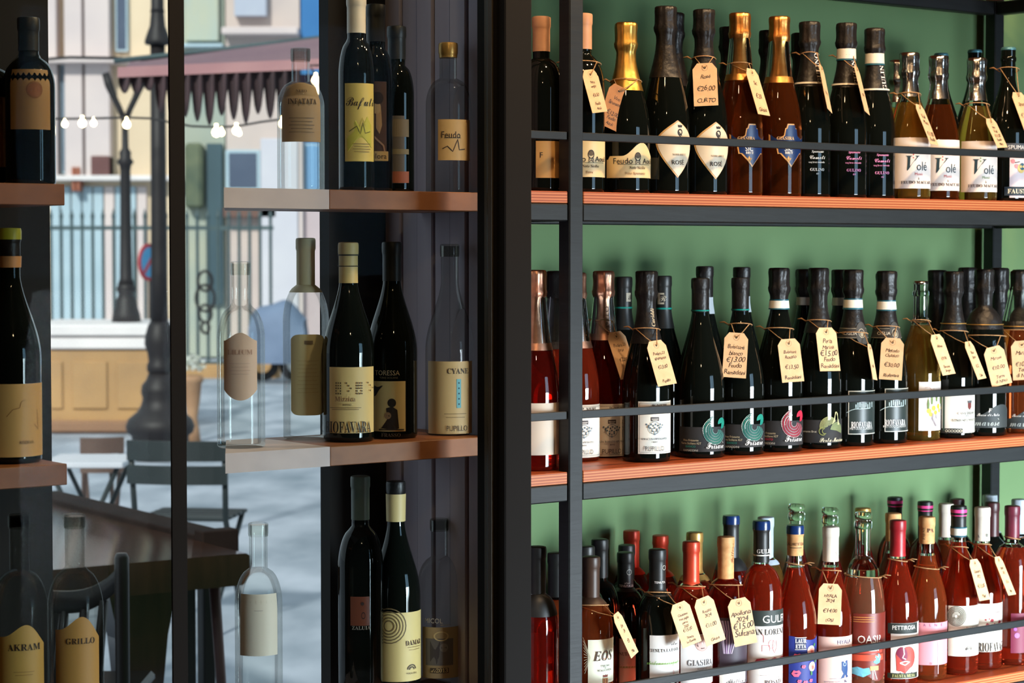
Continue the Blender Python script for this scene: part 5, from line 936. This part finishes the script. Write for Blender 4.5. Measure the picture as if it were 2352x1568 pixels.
# big lamp post
YL = 17.0
lp = empty('lamp_post', (xx(366, YL), YL, 0)); tag(lp, 'tall dark cast-iron lamp post with bell-shaped collar, close beside the window mullion', 'lamp post')
m = MB(); lathe_px(m, 0, YL, [(-120, 13), (20, 15), (28, 17)]); m.build('upper_shaft', IRON, lp, True)
m = MB(); lathe_px(m, 0, YL, [(16, 14), (26, 15), (60, 18), (82, 26), (95, 30), (102, 29), (104, 19)]); m.build('bell_collar', IRON, lp, True)
m = MB(); lathe_px(m, 0, YL, [(103, 17), (400, 18), (620, 19), (760, 21)]); m.build('shaft', IRON, lp, True)
m = MB(); lathe_px(m, 0, YL, [(736, 20), (748, 27), (772, 34), (790, 35), (812, 28), (830, 26), (838, 30), (850, 30), (858, 24)]); m.build('bulb', IRON, lp, True)
m = MB(); lathe_px(m, 0, YL, [(856, 26), (872, 32), (884, 42), (900, 44), (914, 40), (930, 44), (944, 52), (962, 74), (978, 80), (992, 76), (1000, 66), (1066, 66)]); m.build('base', IRON, lp, True)
# second lamp with bracket arms, on the wall
YS = 20.2
ls = empty('bracket_lamp_post', (xx(290, YS), YS, 0.95)); tag(ls, 'slimmer iron lamp post with forked arms standing on the stone wall', 'lamp post')
m = MB(); lathe_px(m, 0, YS, [(262, 7), (340, 8), (350, 14), (362, 13), (372, 20), (380, 14), (392, 12), (520, 13), (640, 15), (652, 19)], 16, 0.95); m.build('shaft', IRON, ls, True)
m = MB(); lathe_px(m, 0, YS, [(648, 17), (664, 23), (676, 18), (690, 24), (706, 27), (722, 32), (744, 35)], 16, 0.95); m.build('base', IRON, ls, True)
for sx in (-1, 1):
    m = MB(); P = [(0, 280), (sx * 12, 250), (sx * 24, 225), (sx * 36, 195), (sx * 44, 168)]
    m.tube([(a * YS / F, 0, zz(b, YS) - 0.95) for a, b in P], [0.03, 0.028, 0.03, 0.04, 0.035], 8); m.build('bracket_arm', IRON, ls, True)
# stone wall with white coping
YW = 19.4
STONE = noise_mat('ochre_stone', srgb(188, 146, 96), srgb(150, 118, 84), 1.2, 0.85, 0.2, 6)
COPE = noise_mat('white_coping_stone', srgb(232, 224, 222), srgb(214, 208, 208), 2, 0.7, 0.1)
sw = empty('stone_wall', (xx(230, YW), YW, 0)); tag(sw, 'low ochre stone wall with white coping, under the slimmer lamp post', 'wall')
xa, xb = xx(40, YW), xx(352, YW)
def wbox(mb, x0, x1, y0, y1, z0, z1, root, bev=0.0):
    return mb.box(((x0 + x1) / 2 - root.location.x, (y0 + y1) / 2 - root.location.y, (z0 + z1) / 2 - root.location.z), (x1 - x0, y1 - y0, z1 - z0), None, 0, bev)
m = MB(); wbox(m, xa, xb, YW + 0.06, YW + 1.6, 0, zz(806, YW), sw); m.build('body', STONE, sw)
m = MB(); wbox(m, xa, xb + 0.03, YW, YW + 1.66, zz(772, YW), 0.945, sw, 0.015); m.build('coping', COPE, sw)
m = MB(); wbox(m, xa, xb + 0.02, YW + 0.03, YW + 1.63, zz(802, YW), zz(775, YW), sw, 0.012); m.build('moulding', COPE, sw)
m = MB(); wbox(m, xa, xb + 0.02, YW - 0.02, YW + 1.62, -0.02, zz(966, YW), sw, 0.02); m.build('plinth', noise_mat('brown_plinth', srgb(150, 112, 84), srgb(128, 96, 76), 2, 0.85, 0.2), sw)
for k in range(3):
    x0 = xa + (xb - xa) * (0.06 + 0.33 * k); m = MB(); wbox(m, x0, x0 + (xb - xa) * 0.26, YW + 0.035, YW + 0.07, 0.19, zz(830, YW), sw, 0.01); m.build('panel', STONE, sw)
# planter with pale blossom
YP = 18.6
pl = empty('planter', (xx(440, YP), YP, 0)); tag(pl, 'tapering terracotta planter with white blossom, just beyond the mullion', 'planter')
m = MB(); lathe_px(m, 0, YP, [(862, 24), (874, 27), (880, 22), (920, 18), (960, 12), (985, 16), (1018, 20)], 18); m.build('pot', noise_mat('terracotta', srgb(170, 132, 100), srgb(150, 112, 84), 6, 0.8), pl, True)
m = MB(); rg = random.Random(4)
for k in range(130):
    a, e, r = rg.random() * 6.28, rg.random() * 1.5, 0.06 + 0.06 * rg.random(); p = Vector((math.cos(a) * math.cos(e), math.sin(a) * math.cos(e), math.sin(e) * 1.15)) * r + Vector((0, 0, zz(850, YP)))
    t = Vector((rg.random() - .5, rg.random() - .5, rg.random() - .5)).normalized() * 0.022; q = t.cross(Vector((0.3, 0.8, 0.5))).normalized() * 0.018
    m.add([p - t, p - q, p + t, p + q], [(0, 1, 2, 3)])
tag(m.build('blossom', noise_mat('white_blossom', srgb(232, 230, 226), srgb(170, 178, 160), 30, 0.8), pl), 'white blossom')
# iron fence
YF = 28.0
FPAINT = noise_mat('verdigris_iron_paint', srgb(58, 74, 78), srgb(72, 90, 92), 3, 0.6)
fe = empty('iron_fence', (xx(530, YF), YF, 0)); tag(fe, 'tall spear-topped iron railing fence across the far side of the piazza', 'fence')
pit = 24 * YF / F; xs_ = xx(70, YF); bar = MB(); bar.lathe([(0.021, 0.02), (0.021, 2.02), (0.03, 2.05), (0.0, 2.16)], 6, cap1=False)
first = None
for k in range(24):
    xk = xs_ + pit * k
    if first is None: o = first = bar.build('bar', FPAINT, fe)
    else: o = first.copy(); COL.objects.link(o); o.parent = fe
    o.location = (xk - fe.location.x, 0, 0)
for z in (0.16, 1.90):
    m = MB(); m.box((xs_ + pit * 11.5 - fe.location.x, 0, z), (pit * 23.6, 0.02, 0.05)); m.build('rail', FPAINT, fe)
m = MB(); m.box((xs_ + pit * 11.5 - fe.location.x, 0.1, 0.05), (pit * 24.5, 0.35, 0.2), None, 0, 0.02); m.build('kerb', STONE, fe)
m = MB(); cx0 = xx(472, YF) - fe.location.x
for (dz, r) in ((1.0, 0.12), (0.8, 0.08), (1.22, 0.09), (0.62, 0.05)): m.tube([(cx0 + r * math.cos(a), -0.03, dz + r * 1.4 * math.sin(a)) for a in [2 * PI * k / 16 for k in range(16)]], 0.02, 5, closed=True)
m.build('scroll_ornament', IRON, fe, True)
# round no-parking disc
YN = 24.0
ns = empty('road_sign', (xx(340, YN), YN, 0)); tag(ns, 'round blue no-parking sign with red rim, seen obliquely beside the tall lamp post', 'road sign')
Mr = Matrix.Rotation(math.radians(68), 4, 'Z') @ Matrix.Rotation(PI / 2, 4, 'X')
zc = zz(602, YN); R_ = 43 * YN / F
def dm(r, h, off): mb = MB(); mb.prism([(r * math.cos(2 * PI * k / 28), r * math.sin(2 * PI * k / 28)) for k in range(28)], h, Matrix.Translation((0, 0, zc)) @ Mr @ Matrix.Translation((0, 0, off))); return mb
dm(R_, 0.02, 0).build('rim', mat('sign_red', srgb(176, 52, 62), 0.5), ns); dm(R_ * 0.80, 0.004, 0.0201).build('face', mat('sign_blue', srgb(74, 150, 196), 0.5), ns)
m = MB(); m.box((0, 0, 0), (R_ * 1.6, 0.045, 0.003)); o = m.build('slash', mat('sign_red', srgb(176, 52, 62), 0.5), ns); o.matrix_basis = Matrix.Translation((0, 0, zc)) @ Mr @ Matrix.Translation((0, 0, 0.0262)) @ Matrix.Rotation(0.78, 4, 'Z')
m = MB(); m.tube([(0.03, 0.04, 0), (0.03, 0.04, zc + R_)], 0.025, 8); m.build('pole', IRON, ns, True)
# awning with scalloped valance
YA = 12.0
AWT = noise_mat('awning_canvas', srgb(128, 98, 104), srgb(116, 86, 96), 2, 0.85)
AWB = noise_mat('dusty_pink_band', srgb(176, 132, 132), srgb(160, 116, 120), 3, 0.85)
AWV = noise_mat('plum_valance_cloth', srgb(82, 62, 66), srgb(62, 48, 50), 5, 0.9)
aw = empty('awning', (xx(520, YA), YA, 0)); tag(aw, 'dusty pink market awning with drooping plum scalloped valance, above the tables', 'awning')
ox, oy = aw.location.x, aw.location.y
def ap(x, y, Y): p = at_depth(x, y, Y); return Vector((p.x - ox, p.y - oy, p.z))
YA2 = 15.0
def topy(x): return 142 - max(0, x - 290) * 0.118 if x > 290 else 142 - (290 - x) * 0.0
m = MB(); vs = []; fs = []; n = 14
for k in range(n + 1):
    x = 270 + (800 - 270) * k / n; a = ap(x, 172 - (x - 270) * 0.042, YA); b = ap(x + (520 - x) * 0.12, topy(x), YA2)
    vs += [a, b, a - Vector((0, 0, 0.015)), b - Vector((0, 0, 0.015))]
for k in range(n):
    i = 4 * k; fs += [(i, i + 4, i + 5, i + 1), (i + 2, i + 3, i + 7, i + 6), (i + 1, i + 5, i + 7, i + 3), (i, i + 2, i + 6, i + 4)]
m.add(vs, fs); m.build('canopy', AWT, aw)
m = MB(); m.tube([ap(262, topy(270) - 2, YA2), ap(520, topy(520) - 2, YA2), ap(800, topy(800) - 2, YA2)], 0.018, 6); m.build('ridge_pole', FPAINT, aw, True)
m = MB(); vs = []
for k in range(n + 1):
    x = 270 + 530 * k / n; yb = 172 - (x - 270) * 0.042
    vs += [ap(x, yb - 18, YA - 0.03), ap(x, yb + 6, YA - 0.03), ap(x, yb - 18, YA - 0.01), ap(x, yb + 6, YA - 0.01)]
m.add(vs, [f for k in range(n) for f in ((4 * k, 4 * k + 1, 4 * k + 5, 4 * k + 4), (4 * k + 2, 4 * k + 6, 4 * k + 7, 4 * k + 3), (4 * k, 4 * k + 4, 4 * k + 6, 4 * k + 2), (4 * k + 1, 4 * k + 3, 4 * k + 7, 4 * k + 5))]); m.build('band', AWB, aw)
nf = 15; fw = (690 - 272) / nf
for k in range(nf):
    x0 = 272 + fw * k; yb = 172 - (x0 - 270) * 0.042 + 4; deep = (0.35 if x0 < 330 else 0.8 if x0 < 410 else 1.0) * 120 * (0.92 + 0.1 * math.sin(k * 2.1))
    m = MB(); vs = []; nn = 8
    for j in range(nn + 1):
        t = j / nn; xq = x0 + fw * t * 1.02; drop = deep * (0.56 + 0.44 * math.sin(PI * t) ** 0.7); wv = 0.03 * math.sin(PI * 2 * t)
        vs += [ap(xq, yb, YA + wv), ap(xq, yb + drop * 0.6, YA + wv * 1.5), ap(x0 + fw * (0.5 + (t - 0.5) * 0.82), yb + drop, YA + wv * 1.5), ]
    vs2 = [v + Vector((0, 0.006, 0)) for v in vs]; L_ = len(vs); fs = []
    for j in range(nn):
        for q in (0, 1):
            i = 3 * j + q; fs += [(i, i + 1, i + 4, i + 3), (L_ + i, L_ + i + 3, L_ + i + 4, L_ + i + 1)]
        fs.append((3 * j + 2, L_ + 3 * j + 2, L_ + 3 * j + 5, 3 * j + 5))
    m.add(vs + vs2, fs); m.build('valance_flap', AWV, aw, True)
m = MB(); vs = [ap(652, 172, YA + 0.4), ap(800, 168, YA + 0.4), ap(800, 322, YA + 0.4), ap(700, 326, YA + 0.4), ap(656, 312, YA + 0.4)]; vs += [v + Vector((0, 0.01, 0)) for v in vs]
m.add(vs, [(0, 1, 2, 3, 4), (9, 8, 7, 6, 5)] + [(i, 5 + i, 5 + (i + 1) % 5, (i + 1) % 5) for i in range(5)]); m.build('side_drop', noise_mat('mauve_cloth', srgb(128, 100, 120), srgb(104, 84, 104), 4, 0.9), aw)
for x in (407, 796):
    m = MB(); a = ap(x, 165, YA + 0.05); m.tube([(a.x, a.y, 0), a], 0.03, 8); m.build('post', IRON, aw, True)
# string lights
YG = 11.0
sl = empty('string_lights', at_depth(420, 280, YG)); tag(sl, 'string of warm glowing bulbs slung under the awning', 'string lights')
o0 = sl.location
WP = [(60, 272), (150, 273), (216, 272), (290, 270), (345, 272), (440, 290), (500, 292), (545, 290), (600, 280), (648, 274), (690, 262), (728, 245), (735, 200), (724, 172), (712, 150), (745, 150)]
m = MB(); m.tube([at_depth(x, y, YG) - o0 for x, y in WP] + [at_depth(796, 166, YA + 0.04) - o0], 0.006, 5); m.build('wire', IRON, sl, True)
BULB = mat('warm_bulb', (1, 0.8, 0.5), 0.3, emit=(1.0, 0.72, 0.38), estr=14)
for i, (x, y, r) in enumerate(((149, 285, 7), (189, 283, 9), (215, 283, 7), (291, 286, 9), (497, 304, 10), (509, 305, 7), (543, 300, 9), (549, 306, 6), (649, 284, 9), (664, 288, 8), (726, 262, 10), (734, 277, 8), (727, 208, 8), (725, 185, 9))):
    m = MB(); q = r * YG / F; m.lathe([(0.2 * q, -q), (0.75 * q, -0.7 * q), (q, 0), (0.75 * q, 0.7 * q), (0.35 * q, 1.15 * q), (0.35 * q, 1.9 * q)], 12); m.build('bulb', BULB, sl, True, at_depth(x, y, YG) - o0)
# cable across
m = MB(); YC = 16.0; m.tube([at_depth(x, y, YC) for x, y in ((60, 140), (160, 132), (270, 134))] + [at_depth(366, 140, YL)], 0.012, 5); tag(m.build('overhead_cable', IRON, None, True), 'dark cable stretched across above the stone wall, below the awning ridge', 'cable')
# bistro table and folding chairs outside
YB = 9.2
def folding_chair(name, label, xl, xr, ytop, Y, yaw, matl):
    r = empty(name, (xx((xl + xr) / 2, Y), Y, 0), yaw); tag(r, label, 'chair')
    w = (xr - xl) * Y / F; h = zz(ytop, Y); hw = w / 2
    for z0, z1 in ((h - 0.085, h), (h - 0.185, h - 0.105)):
        m = MB(); n = 8; vs = []
        for k in range(n + 1):
            t = k / n; x = -hw + w * t; yy = -0.035 * (1 - (2 * t - 1) ** 2); vs += [(x, yy, z0), (x, yy, z1), (x, yy + 0.014, z0), (x, yy + 0.014, z1)]
        fs = [(1, 0, 2, 3), (4 * n, 4 * n + 1, 4 * n + 3, 4 * n + 2)]
        for k in range(n): i = 4 * k; fs += [(i, i + 4, i + 5, i + 1), (i + 2, i + 3, i + 7, i + 6), (i + 1, i + 5, i + 7, i + 3), (i, i + 2, i + 6, i + 4)]
        m.add(vs, fs); m.build('back_slat', matl, r)
    for s in (-1, 1):
        m = MB(); m.tube([(s * (hw - 0.012), 0.012, h - 0.005), (s * (hw - 0.02), 0.05, 0.46), (s * (hw - 0.035), 0.36, 0)], 0.013, 7); m.build('leg', matl, r, True)
        m = MB(); m.tube([(s * (hw - 0.045), 0.42, 0.45), (s * (hw - 0.05), 0.20, 0.25), (s * (hw - 0.05), -0.10, 0)], 0.012, 7); m.build('leg', matl, r, True)
    for k in range(5):
        m = MB(); m.box((0, 0.10 + 0.075 * k, 0.455), (w - 0.05, 0.06, 0.016), None, 0, 0.004); m.build('seat_slat', matl, r)
    return r
CHAIRG = noise_mat('dark_green_metal', srgb(28, 36, 38), srgb(36, 44, 46), 6, 0.5)
folding_chair('folding_chair', 'dark metal folding chair with two wide back slats, behind the mullion', 284, 522, 1012, YB, math.radians(-8), CHAIRG)
folding_chair('folding_chair', 'brown folding chair at the little pale table before the stone wall', 182, 282, 1004, 11.4, math.radians(14), noise_mat('brown_metal', srgb(98, 76, 66), srgb(84, 64, 56), 6, 0.6))
YT = 9.6
bt = empty('bistro_table', (xx(205, YT), YT, 0)); tag(bt, 'little pale square bistro table with thin crossed legs before the stone wall', 'table')
zt = zz(1052, YT)
m = MB(); m.box((0, 0, zt - 0.012), (0.36, 0.42, 0.024), None, 0, 0.004); m.build('table_top', noise_mat('pale_lacquer', srgb(206, 206, 214), srgb(196, 198, 206), 5, 0.4), bt)
for s in (-1, 1):
    for q in (-1, 1): m = MB(); m.tube([(s * 0.15, q * 0.16, zt - 0.02), (-s * 0.15, q * 0.18, 0)], 0.011, 6); m.build('leg', CHAIRG, bt, True)
# big wooden table, bench and bentwood chair on the terrace
C0 = ground(565, 1270, 0.75); e1 = Vector((-0.83, -0.557, 0)).normalized(); e2 = Vector((-e1.y * -1, e1.x * -1, 0)); e2 = Vector((e1.y, -e1.x, 0))
if e2.y < 0: e2 = -e2
LT, WTb = 1.9, 1.42
wt = empty('wooden_table', (C0.x, C0.y, 0)); tag(wt, 'heavy dark walnut table with rounded edge reflecting the daylight', 'table')
def tp(a, b, z): return e1 * a + e2 * b + Vector((0, 0, z))
def tbox(mb, a0, a1, b0, b1, z0, z1, bev=0.0): 
    M = Matrix((e1, e2, (0, 0, 1))).transposed(); return mb.box(tp((a0 + a1) / 2, (b0 + b1) / 2, (z0 + z1) / 2), (a1 - a0, b1 - b0, z1 - z0), M, 0, bev)
m = MB(); prof = [(0.0, 0.75), (-0.014, 0.742), (-0.018, 0.72), (-0.012, 0.69), (0.004, 0.665), (0.012, 0.66)]
vs = []
for b in (0, WTb): vs += [tp(a, b, z) for a, z in prof] + [tp(LT, b, 0.66), tp(LT, b, 0.75)]
k_ = len(prof) + 2
m.add(vs, [tuple(reversed(range(k_))), tuple(range(k_, 2 * k_))] + [(i, (i + 1) % k_, k_ + (i + 1) % k_, k_ + i) for i in range(k_)]); sharp(m.build('table_top', WALNUT, wt), 40)
for (a, b) in ((0.26, 0.16), (0.26, WTb - 0.16), (1.55, 0.16), (1.55, WTb - 0.16)):
    m = MB()
    for s in (0, 1):
        pass
    vs = []
    for z, h in ((0, 0.040), (0.30, 0.052), (0.52, 0.075), (0.658, 0.105)): vs += [tp(a - h, b - 0.04, z), tp(a + h, b - 0.04, z), tp(a + h, b + 0.04, z), tp(a - h, b + 0.04, z)]
    fs = [(3, 2, 1, 0), (12, 13, 14, 15)] + [(4 * j + i, 4 * j + (i + 1) % 4, 4 * j + 4 + (i + 1) % 4, 4 * j + 4 + i) for j in range(3) for i in range(4)]
    m.add(vs, fs); m.build('leg', WALNUT, wt)
m = MB(); m.tube([tp(0.05, 0.10, 0.655), tp(0.005, 0.10, 0.0)], [0.016, 0.013], 8); tag(m.build('strut', noise_mat('red_brown_strut', srgb(110, 76, 74), srgb(90, 62, 62), 6, 0.5), wt, True), 'slender red-brown strut at the corner')
MATTW = noise_mat('matt_black_wood', srgb(30, 22, 20), srgb(42, 32, 28), 6, 0.95, 0.03)
MATTW.node_tree.nodes['Principled BSDF'].inputs['Specular IOR Level'].default_value = 0.1
bn = empty('wooden_bench', (C0.x, C0.y, 0)); tag(bn, 'narrow dark plank-topped bench level with the walnut table, along its far edge', 'bench')
m = MB(); tbox(m, -0.02, LT * 0.55, WTb + 0.16, WTb + 0.20, 0.0, 0.0) if False else None
# the bench runs beside the table's end nearest the street
def bp(a, b, z): return e2 * a - e1 * b + Vector((0, 0, z))
MBn = Matrix((e2, -e1, (0, 0, 1))).transposed()
def bbox(mb, a0, a1, b0, b1, z0, z1, bev=0.004): return mb.box(bp((a0 + a1) / 2, (b0 + b1) / 2, (z0 + z1) / 2), (a1 - a0, b1 - b0, z1 - z0), MBn, 0, bev)
m = MB(); bbox(m, 0.40, 1.75, 0.03, 0.15, 0.715, 0.758); m.build('top_plank', MATTW, bn)
m = MB(); bbox(m, 0.34, 0.40, 0.03, 0.15, 0.68, 0.772); m.build('end_block', MATTW, bn)
for a in (0.48, 1.68):
    m = MB(); bbox(m, a, a + 0.05, 0.035, 0.075, 0, 0.714); m.build('leg', BLACKWOOD, bn)
    m = MB(); bbox(m, a, a + 0.05, 0.10, 0.14, 0, 0.714); m.build('leg', BLACKWOOD, bn)
YH = 5.4
bc = empty('bentwood_chair', (xx(130, YH), YH, 0)); tag(bc, 'dark bentwood spindle-back chair tucked against the near edge of the walnut table', 'chair')
hw = 145 * YH / F; z0 = zz(1270, YH)
m = MB(); m.lathe([(0.017, 0), (0.018, 0.45), (0.0185, z0 - 0.05), (0.018, z0 - 0.01), (0.013, z0)], 14, c=(hw, 0, 0)); m.build('post', BLACKWOOD, bc, True)
m = MB(); m.lathe([(0.017, 0), (0.018, 0.45), (0.0185, z0 - 0.05), (0.018, z0 - 0.01), (0.013, z0)], 14, c=(-hw, 0, 0)); m.build('post', BLACKWOOD, bc, True)
def sag(t): return zz(1290, YH) - (zz(1290, YH) - zz(1366, YH)) * (1 - abs(2 * t - 1) ** 2.4)
def bow(t): return 0.05 * (1 - (2 * t - 1) ** 2)
m = MB(); n = 26; vs = []; fs = []
for k in range(n + 1):
    t = k / n; x = -hw + 2 * hw * t; y = bow(t); zt_ = sag(t); vs += [(x, y, zt_ - 0.055), (x, y, zt_), (x, y + 0.02, zt_ - 0.055), (x, y + 0.02, zt_)]
for k in range(n): i = 4 * k; fs += [(i, i + 4, i + 5, i + 1), (i + 2, i + 3, i + 7, i + 6), (i + 1, i + 5, i + 7, i + 3), (i, i + 2, i + 6, i + 4)]
m.add(vs, fs); m.build('top_rail', BLACKWOOD, bc, True)
for k in range(5):
    t = (k + 1) / 6; m = MB(); m.tube([(-hw + 2 * hw * t, bow(t) + 0.01, sag(t) - 0.05), (-hw * 0.92 + 2 * hw * 0.92 * t - 0.015, 0.02, 0.47)], [0.012, 0.016], 8); m.build('spindle', BLACKWOOD, bc, True)
m = MB(); m.box((0, 0.22, 0.455), (2 * hw + 0.02, 0.44, 0.03), None, 0, 0.01); m.build('seat', BLACKWOOD, bc)
for s in (-1, 1): m = MB(); m.tube([(s * (hw - 0.02), 0.40, 0.44), (s * hw, 0.42, 0)], [0.018, 0.014], 8); m.build('leg', BLACKWOOD, bc, True)
# ---- buildings across the piazza
YD = 33.0
CREAMS = noise_mat('cream_limestone', srgb(228, 206, 176), srgb(212, 190, 162), 0.8, 0.85, 0.15, 7)
PINKS = noise_mat('pale_pink_stucco', srgb(222, 206, 200), srgb(200, 186, 186), 0.7, 0.85, 0.1, 6)
BEIGE = noise_mat('beige_stucco', srgb(206, 184, 152), srgb(190, 168, 140), 0.8, 0.85, 0.1, 6)
PALEB = noise_mat('pale_blue_shutter', srgb(176, 196, 206), srgb(162, 184, 196), 2, 0.7)
DUSK = noise_mat('dark_window_glass', srgb(74, 84, 104), srgb(90, 100, 118), 1, 0.2)
def bld(name, label, x0, x1, ytop, Y, matl, dep=6):
    r = empty(name, (xx((x0 + x1) / 2, Y), Y, 0)); tag(r, label, 'building')
    m = MB(); wbox(m, xx(x0, Y) + 0.01, xx(x1, Y) - 0.01, Y, Y + dep, 0, zz(ytop, Y), r); m.build('wall', matl, r); return r
def slab(r, nm, x0, x1, y0, y1, Y, out, matl, bev=0.01, lab=None, parent=None):
    m = MB(); wbox(m, xx(x0, Y), xx(x1, Y), Y - out, Y + 0.02, max(0, zz(y1, Y)), zz(y0, Y), r, bev); o = m.build(nm, matl, parent or r)
    if lab: o['label'] = lab
    return o
A = bld('stone_palace', 'cream limestone palace front with pilasters beyond the two lamp posts', -60, 420, -420, YD, CREAMS)
for x0, x1 in ((120, 142), (160, 200), (206, 262)): slab(A, 'pilaster', x0, x1, -420, 410, YD, 0.25, PINKS)
for x0, x1, y0, y1 in ((146, 158, 150, 400), (272, 300, -40, 120)):
    o = slab(A, 'window_frame', x0, x1, y0, y1, YD, 0.10, PALEB); slab(A, 'pane', x0 + 3, x1 - 3, y0 + 4, y1 - 4, YD, 0.105, DUSK, parent=o)
slab(A, 'cornice', -60, 420, 138, 150, YD, 0.5, PINKS); slab(A, 'ledge', -60, 420, 404, 416, YD, 0.35, COPE)
for k in range(9): slab(A, 'shutter_board', 118 + 25 * k, 140 + 25 * k, 428, 760, YD, 0.06, PALEB if k not in (5, 8) else PINKS)
slab(A, 'doorway', 220, 262, 360, 412, YD, 0.3, noise_mat('brown_board', srgb(120, 84, 80), srgb(104, 70, 68), 2, 0.8))
for x in (176, 186): slab(A, 'poster', x, x + 8, 385, 440, YD, 0.02 + 0.28, noise_mat('rust_poster', srgb(176, 110, 84), srgb(150, 90, 70), 2, 0.8))
Bb = bld('beige_house', 'beige house with blue-green swags seen beyond the mullion, over the awning', 420, 520, -420, YD, noise_mat('sage_beige', srgb(176, 176, 156), srgb(146, 160, 154), 0.9, 0.85, 0.1, 6))
slab(Bb, 'painted_panel', 432, 508, -60, 96, YD, 0.15, noise_mat('faded_blue_panel', srgb(150, 176, 184), srgb(190, 186, 156), 0.9, 0.8, 0, 5, (2, 1, 0.5)))
slab(Bb, 'string_course', 420, 520, 104, 112, YD, 0.3, PALEB); o = slab(Bb, 'door', 478, 514, 330, 700, YD, 0.1, noise_mat('dark_teal_door', srgb(54, 76, 86), srgb(64, 88, 96), 1, 0.6))
slab(Bb, 'ivy', 432, 472, 330, 480, YD, 0.3, noise_mat('ivy_green', srgb(112, 118, 92), srgb(78, 90, 76), 2.5, 0.9, 0.4), 0.05)
Cc = bld('pink_house', 'pale pinkish house front with a blue window, behind the reflection-veiled bottles', 520, 692, -420, YD, noise_mat('blush_stucco', srgb(208, 190, 180), srgb(186, 172, 170), 0.8, 0.85, 0.1, 6))
slab(Cc, 'sign_board', 545, 618, -30, 40, YD, 0.2, noise_mat('pale_sign_board', srgb(184, 188, 200), srgb(166, 172, 190), 1, 0.7), lab='pale blue-grey sign board')
o = slab(Cc, 'window_frame', 522, 602, 345, 440, YD, 0.14, PALEB); slab(Cc, 'pane', 530, 594, 352, 432, YD, 0.15, DUSK, parent=o)
slab(Cc, 'cornice', 520, 692, 68, 84, YD, 0.4, PINKS); slab(Cc, 'lintel', 520, 640, 478, 500, YD, 0.3, noise_mat('umber_lintel', srgb(120, 90, 80), srgb(104, 78, 70), 2, 0.8))
slab(Cc, 'pier', 605, 690, 320, 872, YD, 0.3, noise_mat('lilac_white_pier', srgb(206, 204, 210), srgb(194, 192, 202), 1, 0.8), lab='lilac-white pier')
Dd = bld('blue_house', 'strong blue rendered house at the corner, above the awning beside the dark inner wall', 692, 830, -420, YD, noise_mat('azure_render', srgb(64, 124, 178), srgb(52, 108, 164), 0.7, 0.8, 0.05))
slab(Dd, 'pier', 692, 700, 320, 860, YD, 0.3, PINKS); o = slab(Dd, 'window_frame', 700, 790, 330, 440, YD, 0.1, PALEB); slab(Dd, 'pane', 704, 786, 334, 436, YD, 0.11, mat('sky_blue_pane', srgb(120, 160, 200), 0.2), parent=o)
slab(Dd, 'dado', 692, 830, 480, 870, YD, 0.15, noise_mat('pink_grey_dado', srgb(200, 182, 184), srgb(184, 168, 172), 1, 0.85))
# covered scooter by the pale pier
YV = 27.0
sc_ = empty('covered_scooter', (xx(640, YV), YV, 0)); tag(sc_, 'parked scooter under a blue-grey cover by the pale pier', 'scooter')
m = MB(); n1, n2 = 22, 10; vs = []; hw_, hh_ = 62 * YV / F, zz(692, YV)
for i in range(n1 + 1):
    t = i / n1 * 2 - 1
    for j in range(n2 + 1):
        a = PI * j / n2; p = abs(math.cos(a)) ** 0.7 * (1 if math.cos(a) > 0 else -1); hz = hh_ * (0.80 + 0.2 * (1 - abs(t) ** 2.5)) * (1 + 0.03 * math.sin(5 * t))
        vs.append((t * hw_ * (1 + 0.04 * math.sin(j * 1.7)), p * 0.34, 0.22 + (hz - 0.22) * abs(math.sin(a)) ** 0.6))
fs = [(i * (n2 + 1) + j, (i + 1) * (n2 + 1) + j, (i + 1) * (n2 + 1) + j + 1, i * (n2 + 1) + j + 1) for i in range(n1) for j in range(n2)]
fs += [tuple(range(n2, -1, -1)), tuple(n1 * (n2 + 1) + j for j in range(n2 + 1))]
m.add(vs, fs); m.build('cover', noise_mat('blue_grey_tarp', srgb(112, 128, 154), srgb(96, 112, 138), 3, 0.7, 0.2), sc_, True)
for s in (-1, 1):
    m = MB(); w_ = s * hw_ * 0.62; m.tube([(w_ + 0.16 * math.cos(a), 0, 0.20 + 0.16 * math.sin(a)) for a in [2 * PI * k / 18 for k in range(18)]], 0.05, 8, closed=True); m.build('wheel', IRON, sc_, True)
